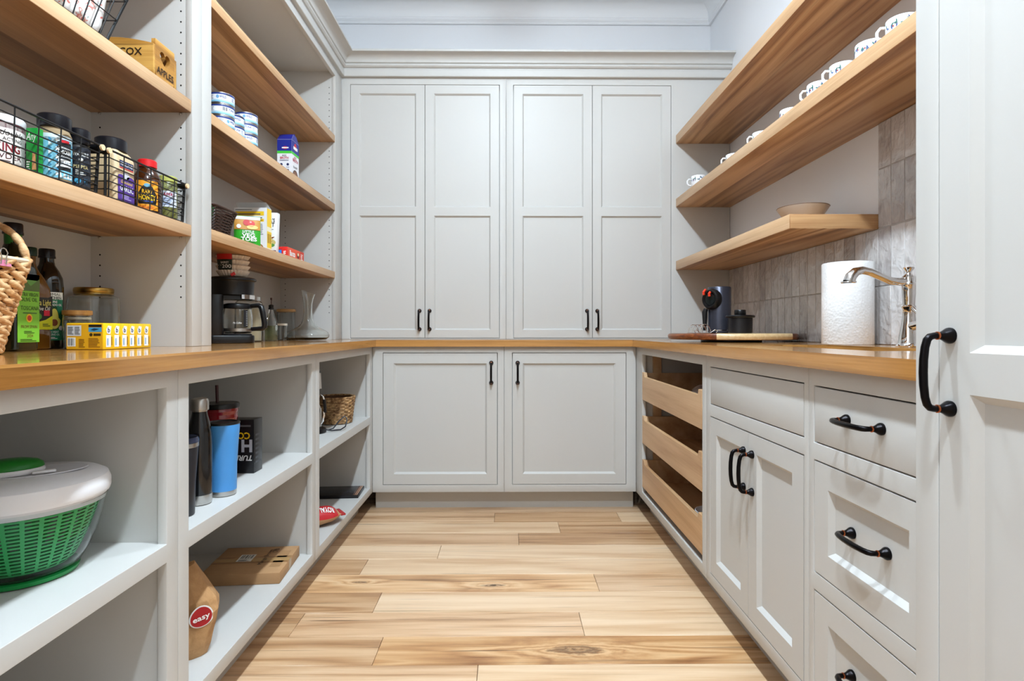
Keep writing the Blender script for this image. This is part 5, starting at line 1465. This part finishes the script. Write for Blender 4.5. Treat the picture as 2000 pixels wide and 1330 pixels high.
MB().tube([(.046, -.004, .094), (.047, -.004, .078), (.041, -.004, .048), (.034, -.004, .040)], .0046, 8).build('lower_handle', t, M_CHROME)
MB().tube([(.045, .01, .012), (.075, .02, .006), (.105, .045, .005), (.118, .075, .014), (.121, .090, .036), (.118, .096, .050), (.108, .094, .058), (.090, .075, .040), (.070, .055, .010), (.055, .04, .006)], .0030, 8).build('power_cord', t, plain('cord_dark', (22, 24, 34), .4))

# bottom shelf: flat black box, rice bag
t = thing('flat_black_box', 'thin black boxed game with copper striped end lying flat', 'box', (-.730, 2.772, ZL + .0005), math.radians(4))
bx = MB().box(-.30, 0, 0, 0, .165, .016).build('body', t, plain('carton_black', (20, 20, 24), .3), .0012)
Print().text('DOMINO', -.120, .060, .036, (64, 64, 70), rot=PI, w=.19, bold=.02).rect(-.018, .0, -.014, .165, (188, 130, 96)).rect(-.010, .0, -.006, .165, (206, 160, 126)).rect(-.026, 0, -.023, .165, (120, 84, 64)).build('label', bx, m_top(.016))
t = thing('rice_bag', 'small tan food bag with red band lying on the bottom shelf', 'bag', (-.812, 2.385, ZL + .001), .62); t.scale = (1.22, 1.22, 1.22)
mb = MB(); n = 20; m2 = 16; vs_ = []; fs = []
def pil(i):
    u = -1 + 2 * i / n
    return u, max(.0, 1 - abs(u) ** 3.2), (1 - .35 * max(0, abs(u) - .6) / .4)
for i in range(n + 1):
    u, th, wd = pil(i)
    for j in range(m2):
        a = 2 * PI * j / m2
        vs_.append((u * .085, math.cos(a) * .050 * wd, .030 + math.sin(a) * (.0285 * th + .0012) + .002 * math.sin(5 * u + 3 * a)))
for i in range(n):
    for j in range(m2): fs.append((i * m2 + j, i * m2 + (j + 1) % m2, (i + 1) * m2 + (j + 1) % m2, (i + 1) * m2 + j))
fs += [tuple(range(m2)), tuple(n * m2 + j for j in range(m2))]
mb.add(vs_, fs).build('bag', t, plain('bag_tan', (186, 140, 98), .6), sharp=70)
def pm2(u, v, e):           # u along bag, v round it
    uu = u / .085; th = max(0, 1 - abs(uu) ** 3.2); wd = 1 - .35 * max(0, abs(uu) - .6) / .4
    a = v / .040
    return (u, (math.cos(a) * .050 * wd) * (1 + e * 12), .030 + math.sin(a) * (.0285 * th + .0012 + e * 2) + .002 * math.sin(5 * uu + 3 * a))
def pm3(u, v, e): return pm2(u, -PI / 2 * .040 * 0 - v, e)
p = Print().rect(-.010, .045, .070, .125, (186, 28, 36)).text('ROYAL', .032, .080, .020, WHT, rot=PI, w=.05, bold=.03)
# laid over the side that faces the aisle
p.build('label', t, lambda u, v, e: pm2(u, .170 - v, e * 2), 2)
MB().box(.082, -.034, .026, .098, .034, .032).build('end_seal', t, plain('seal_red', (172, 44, 48), .5), .001)

# ---- things inside the pull-out drawers
t = thing('produce_bag', 'clear crinkled bag inside the top pull-out drawer', 'bag', (.80, 2.28, .6325))
mb = MB().sph((0, 0, .055), .055, 20, 14)
mb.xf(lambda p_: (p_.x * 1.0, p_.y * 1.5, .055 + (p_.z - .055) * (.95 + .12 * math.sin(9 * math.atan2(p_.y, p_.x) + 40 * p_.z)) + .004 * math.sin(60 * p_.x)))
mb.xf(lambda p_: (p_.x, p_.y, max(.0002, p_.z)))
mb.build('bag', t, plain('cloudy_plastic', (172, 150, 140), .25, trans=.3), sharp=50)
t = thing('white_bowl', 'white rounded bowl inside the lowest pull-out drawer', 'bowl', (.78, 2.13, .1895))
MB().lathe([(0, 0), (.030, 0), (.034, .004), (.052, .030), (.062, .065), (.064, .090), (.061, .090), (.058, .066), (.049, .034), (.030, .008), (0, .006)], 40).build('body', t, M_WHITE)

# ================================================================== FLOATING SHELVES
t = thing('beige_bowl', 'shallow beige ceramic bowl on the short floating shelf', 'bowl', (1.135, 2.150, 1.3665))
M_BEI = plain('beige_glaze', (196, 180, 164), .3)
MB().lathe([(0, 0), (.038, 0), (.041, .004), (.052, .014), (.074, .038), (.091, .064), (.0905, .066), (.087, .064), (.070, .040), (.049, .018), (.036, .009), (0, .008)], 56).build('body', t, M_BEI)
MB().lathe([(.0905, .0645), (.0925, .066), (.0905, .068), (.088, .066)], 56).build('rim', t, plain('rim_brown', (120, 96, 80), .4))

def cup_meshes():
    b = MB().lathe([(0, .004), (.024, .004), (.025, 0), (.028, 0), (.030, .005), (.038, .022), (.0405, .045), (.0405, .072), (.0395, .0735), (.0382, .072), (.0380, .045), (.034, .022), (.024, .010), (0, .009)], 40).mesh('body', plain('porcelain', (240, 241, 244), .14))
    h = MB().tube([(-.039, 0, .060), (-.052, 0, .062), (-.060, 0, .052), (-.060, 0, .038), (-.052, 0, .026), (-.038, 0, .024)], .0042, 8).mesh('handle', plain('porcelain', (240, 241, 244), .14))
    p = Print(); rnd = random.Random(5)
    for i in range(16):
        u = -.125 + .25 * i / 16; v = .046 + .012 * rnd.random()
        for q in range(3):
            a = rnd.random() * 6.28; c = [(40, 70, 130), (70, 120, 120), (50, 100, 90), (96, 120, 170)][rnd.randrange(4)]
            p.poly([(u + .009 * math.cos(a + w) * s_, v + .015 * math.sin(a + w) * s_) for w, s_ in ((0, 1), (.5, .45), (3.14, .2), (-.5, .45))], c, q)
        if i % 3 == 0: p.ell(u + .006, v - .004, .0022, .0024, (170, 50, 70), 3, 10)
    o = p.build('tmp', None, m_cyl(.0406), True); me = o.data; bpy.data.objects.remove(o); me.name = 'pattern'
    return b, h, me
CB, CH, CP = cup_meshes()
ZS = 1.7270
cups = [(1762, 1.062, 'nearest the tall cabinet'), (1699, 1.059, 'second from the tall cabinet'), (1646, 1.059, 'third from the tall cabinet'), (1600, 1.060, 'fourth from the tall cabinet'),
        (1544, 1.076, 'fifth from the tall cabinet'), (1488, 1.078, 'third from the upper cabinets'), (1434, 1.080, 'second from the upper cabinets'), (1364, 1.035, 'nearest the upper cabinets')]
for i, (px, X, w) in enumerate(cups):
    Y = onX(px, X)
    t = thing('patterned_cup', 'white cup with blue floral sprigs on the long shelf, ' + w, 'cup', (X, Y, ZS), [.1, 2.6, .25, -.1, 2.4, .2, .1, .0][i] + face_cam(X, Y), 'cups on the long floating shelf'); t.scale = (.95, .95, .95)
    link('body', CB, t); link('handle', CH, t); link('pattern', CP, t)

# ================================================================== COUNTER BY THE SINK
LX, LY = 1.010, 2.530
def board_mat():
    m, tt, b = newmat('mixed_wood_board'); k = NT(tt)
    tc = k.n('ShaderNodeTexCoord').outputs['Object']
    sx = k.n('ShaderNodeSeparateXYZ'); k.l(tc, sx.inputs[0])
    n1 = k.noise(k.vmath('MULTIPLY', tc, (60, 3, 60)), 1, 5, .6, .6)
    dark = k.ramp(n1, [(.3, rgb(64, 32, 18)), (.7, rgb(150, 88, 46)), (.5, rgb(112, 58, 30))])
    pale = k.ramp(n1, [(.3, rgb(206, 172, 122)), (.7, rgb(228, 202, 158))])
    r_ = k.math('SUBTRACT', k.math('MULTIPLY', sx.outputs[0], .929), k.math('MULTIPLY', sx.outputs[1], .371))      # staves glued up at an angle
    f = k.ramp(k.math('ADD', r_, .5), [(0, (0, 0, 0, 1)), (.445, (1, 1, 1, 1)), (.735, (0, 0, 0, 1))], 'CONSTANT')
    k.l(k.mix(f, dark, pale), b.inputs['Base Color']); b.inputs['Roughness'].default_value = .3
    return m
t = thing('lazy_susan', 'round turntable board of dark and pale wood on the counter', 'turntable', (LX, LY, CT1 + .0005))
MB().lathe([(0, .0095), (.262, .0095), (.270, .012), (.274, .020), (.274, .028), (.270, .034), (.262, .0365), (0, .0365)], 96).build('board', t, board_mat())
MB().lathe([(0, 0), (.128, 0), (.130, .002), (.130, .007), (.120, .0095), (0, .0095)], 64).build('base', t, M_BLACK)
LZ = CT1 + .0375
t = thing('espresso_machine', 'small dark grey cylindrical coffee machine with round black front', 'coffee machine', (.958, 2.530, LZ), face_cam(.958, 2.53) - .72)
M_GRAPH = plain('graphite_metal', (70, 72, 84), .3, .6)
MB().lathe([(0, .004), (.050, .004), (.050, .204), (.048, .207), (0, .208)], 56).build('body', t, M_GRAPH)
MB().lathe([(.0495, .012), (.0508, .0125), (.0508, .0145), (.0495, .015)], 56).build('chrome_line', t, M_CHROME)
MB().lathe([(0, 0), (.051, 0), (.051, .004), (0, .004)], 48).build('foot', t, M_BLACK)
o = MB().lathe([(0, .030), (.036, .030), (.044, .034), (.047, .044), (.047, .056), (.040, .066), (.034, .066), (.030, .058), (0, .056)], 44)
o.xf(lambda p_: (p_.x, -p_.z, .152 + p_.y)); fr = o.build('front_dial', t, M_BLACK)
o = MB().lathe([(0, .0565), (.028, .0565), (.026, .060), (0, .061)], 36); o.xf(lambda p_: (p_.x, -p_.z, .152 + p_.y)); o.build('dial_face', fr, plain('dial_gloss', (26, 30, 30), .08))
for xx, zz in ((-.028, .184), (.004, .176)):
    MB().tube([(xx, -.058, zz + .012), (xx, -.070, zz), (xx, -.068, zz - .012)], .0055, 8).build('red_marker', fr, plain('marker_red', (224, 60, 34), .35))
MB().tube([(-.030, -.052, .110), (-.034, -.056, .095), (-.034, -.055, .012)], [.010, .012, .008], 12).build('spout_column', t, M_BLACK)

t = thing('black_canister', 'squat black lidded pot with knob on the turntable', 'pot', (1.000, 2.405, LZ))
MB().lathe([(0, 0), (.046, 0), (.049, .003), (.050, .060), (.050, .066), (0, .066)], 48).build('body', t, plain('satin_black', (20, 20, 24), .35))
MB().lathe([(.050, .066), (.057, .0665), (.0595, .070), (.0595, .073), (.056, .077), (0, .078)], 48).build('lid', t, M_BLACK)
MB().lathe([(.022, .078), (.0235, .080), (.0235, .098), (.022, .100), (0, .100)], 36).build('knob', t, M_BLACK)

t = thing('wire_rack', 'low chrome wire rack of loops on the turntable edge', 'rack', (.846, 2.470, LZ), .25)
mb = MB()
for i in range(4):
    yy = -.045 + .03 * i; pts = []
    for j in range(17):
        a = PI * j / 16; pts.append((.026 * math.cos(a) + .0 , yy, .002 + .036 * math.sin(a)))
    mb.tube(pts, .0014, 6)
for i in range(3):
    a = PI * (i + 1) / 4; mb.tube([(.026 * math.cos(a), -.05, .002 + .036 * math.sin(a)), (.026 * math.cos(a), .05, .002 + .036 * math.sin(a))], .0014, 6)
for s_ in (-1, 1):
    mb.tube([(s_ * .026, -.05, .0018), (s_ * .026, .05, .0018)], .0014, 6)
    mb.tube([(s_ * .026, -.045, .002), (s_ * .045, -.05, .016), (s_ * .058, -.05, .010), (s_ * .05, -.05, .002)], .0014, 6)
mb.build('wire_frame', t, M_CHROME)

t = thing('paper_towel_roll', 'upright white paper towel roll against the tile', 'paper towel', (1.190, 1.957, CT1 + .0005))
def towel_mat():
    m, tt, b = newmat('quilted_paper'); k = NT(tt)
    tc = k.n('ShaderNodeTexCoord').outputs['Object']
    v = k.n('ShaderNodeTexVoronoi'); v.inputs['Scale'].default_value = 120; k.l(tc, v.inputs['Vector'])
    n1 = k.noise(tc, 60, 2)
    b.inputs['Base Color'].default_value = rgb(240, 240, 240); b.inputs['Roughness'].default_value = .9
    k.bump(k.math('ADD', v.outputs['Distance'], n1), .5, .0018, b)
    return m
MB().lathe([(.018, 0), (.0785, 0), (.0800, .002), (.0800, .280), (.0780, .283), (.020, .283), (.018, .281), (.018, 0)], 64).build('paper', t, towel_mat())
MB().lathe([(.0165, .001), (.0178, .001), (.0178, .282), (.0165, .282), (.0165, .001)], 32).build('core', t, plain('card_core', (164, 128, 90), .8))

# faucet
t = thing('faucet', 'polished chrome bridge-style faucet with curved spout behind the sink', 'faucet', (1.172, 1.632, CT1 + .0005), math.radians(-90)); t.scale = (1.12, 1.05, 1.0)
# local -y = towards the aisle? after -90 turn local x -> -Y, local y -> +X : spout runs to local -y
MB().lathe([(0, 0), (.031, 0), (.032, .003), (.028, .007), (.026, .012), (.024, .030), (.019, .060), (.0155, .090), (.0145, .110), (.017, .114), (.0175, .118), (.0145, .122), (.0150, .140), (.017, .160), (.0165, .176), (.0185, .180), (.0185, .186), (.0165, .189), (.0170, .204), (.0120, .208), (.0075, .212), (.0065, .217), (.0085, .222), (.0125, .227), (.0135, .230), (.0120, .232), (0, .2325)], 40).build('body', t, M_CHROME)
pth = [(0, -.010, .192), (0, -.030, .190), (0, -.052, .193), (0, -.080, .205), (0, -.108, .218), (0, -.130, .223), (0, -.148, .219), (0, -.161, .206), (0, -.167, .190)]
sp = MB().tube(pth, [.0120, .0115, .0110, .0105, .0110, .0115, .0130, .0145, .0150], 18).build('spout', t, M_CHROME)
o = MB().lathe([(.0150, 0), (.0185, -.001), (.0190, -.005), (.0165, -.007), (0, -.007)], 28); o.xf(lambda p_: (p_.x, p_.y - .168, p_.z + .192)); o.build('aerator', sp, M_CHROME)
hv = MB().tube([(.014, 0, .060), (.034, 0, .064), (.046, 0, .068)], [.013, .014, .012], 16).build('valve', t, M_CHROME)
MB().tube([(.010, 0, .116), (.030, 0, .100), (.060, 0, .076), (.085, 0, .066)], [.006, .0055, .0050, .0065], 12).build('lever', hv, M_CHROME)
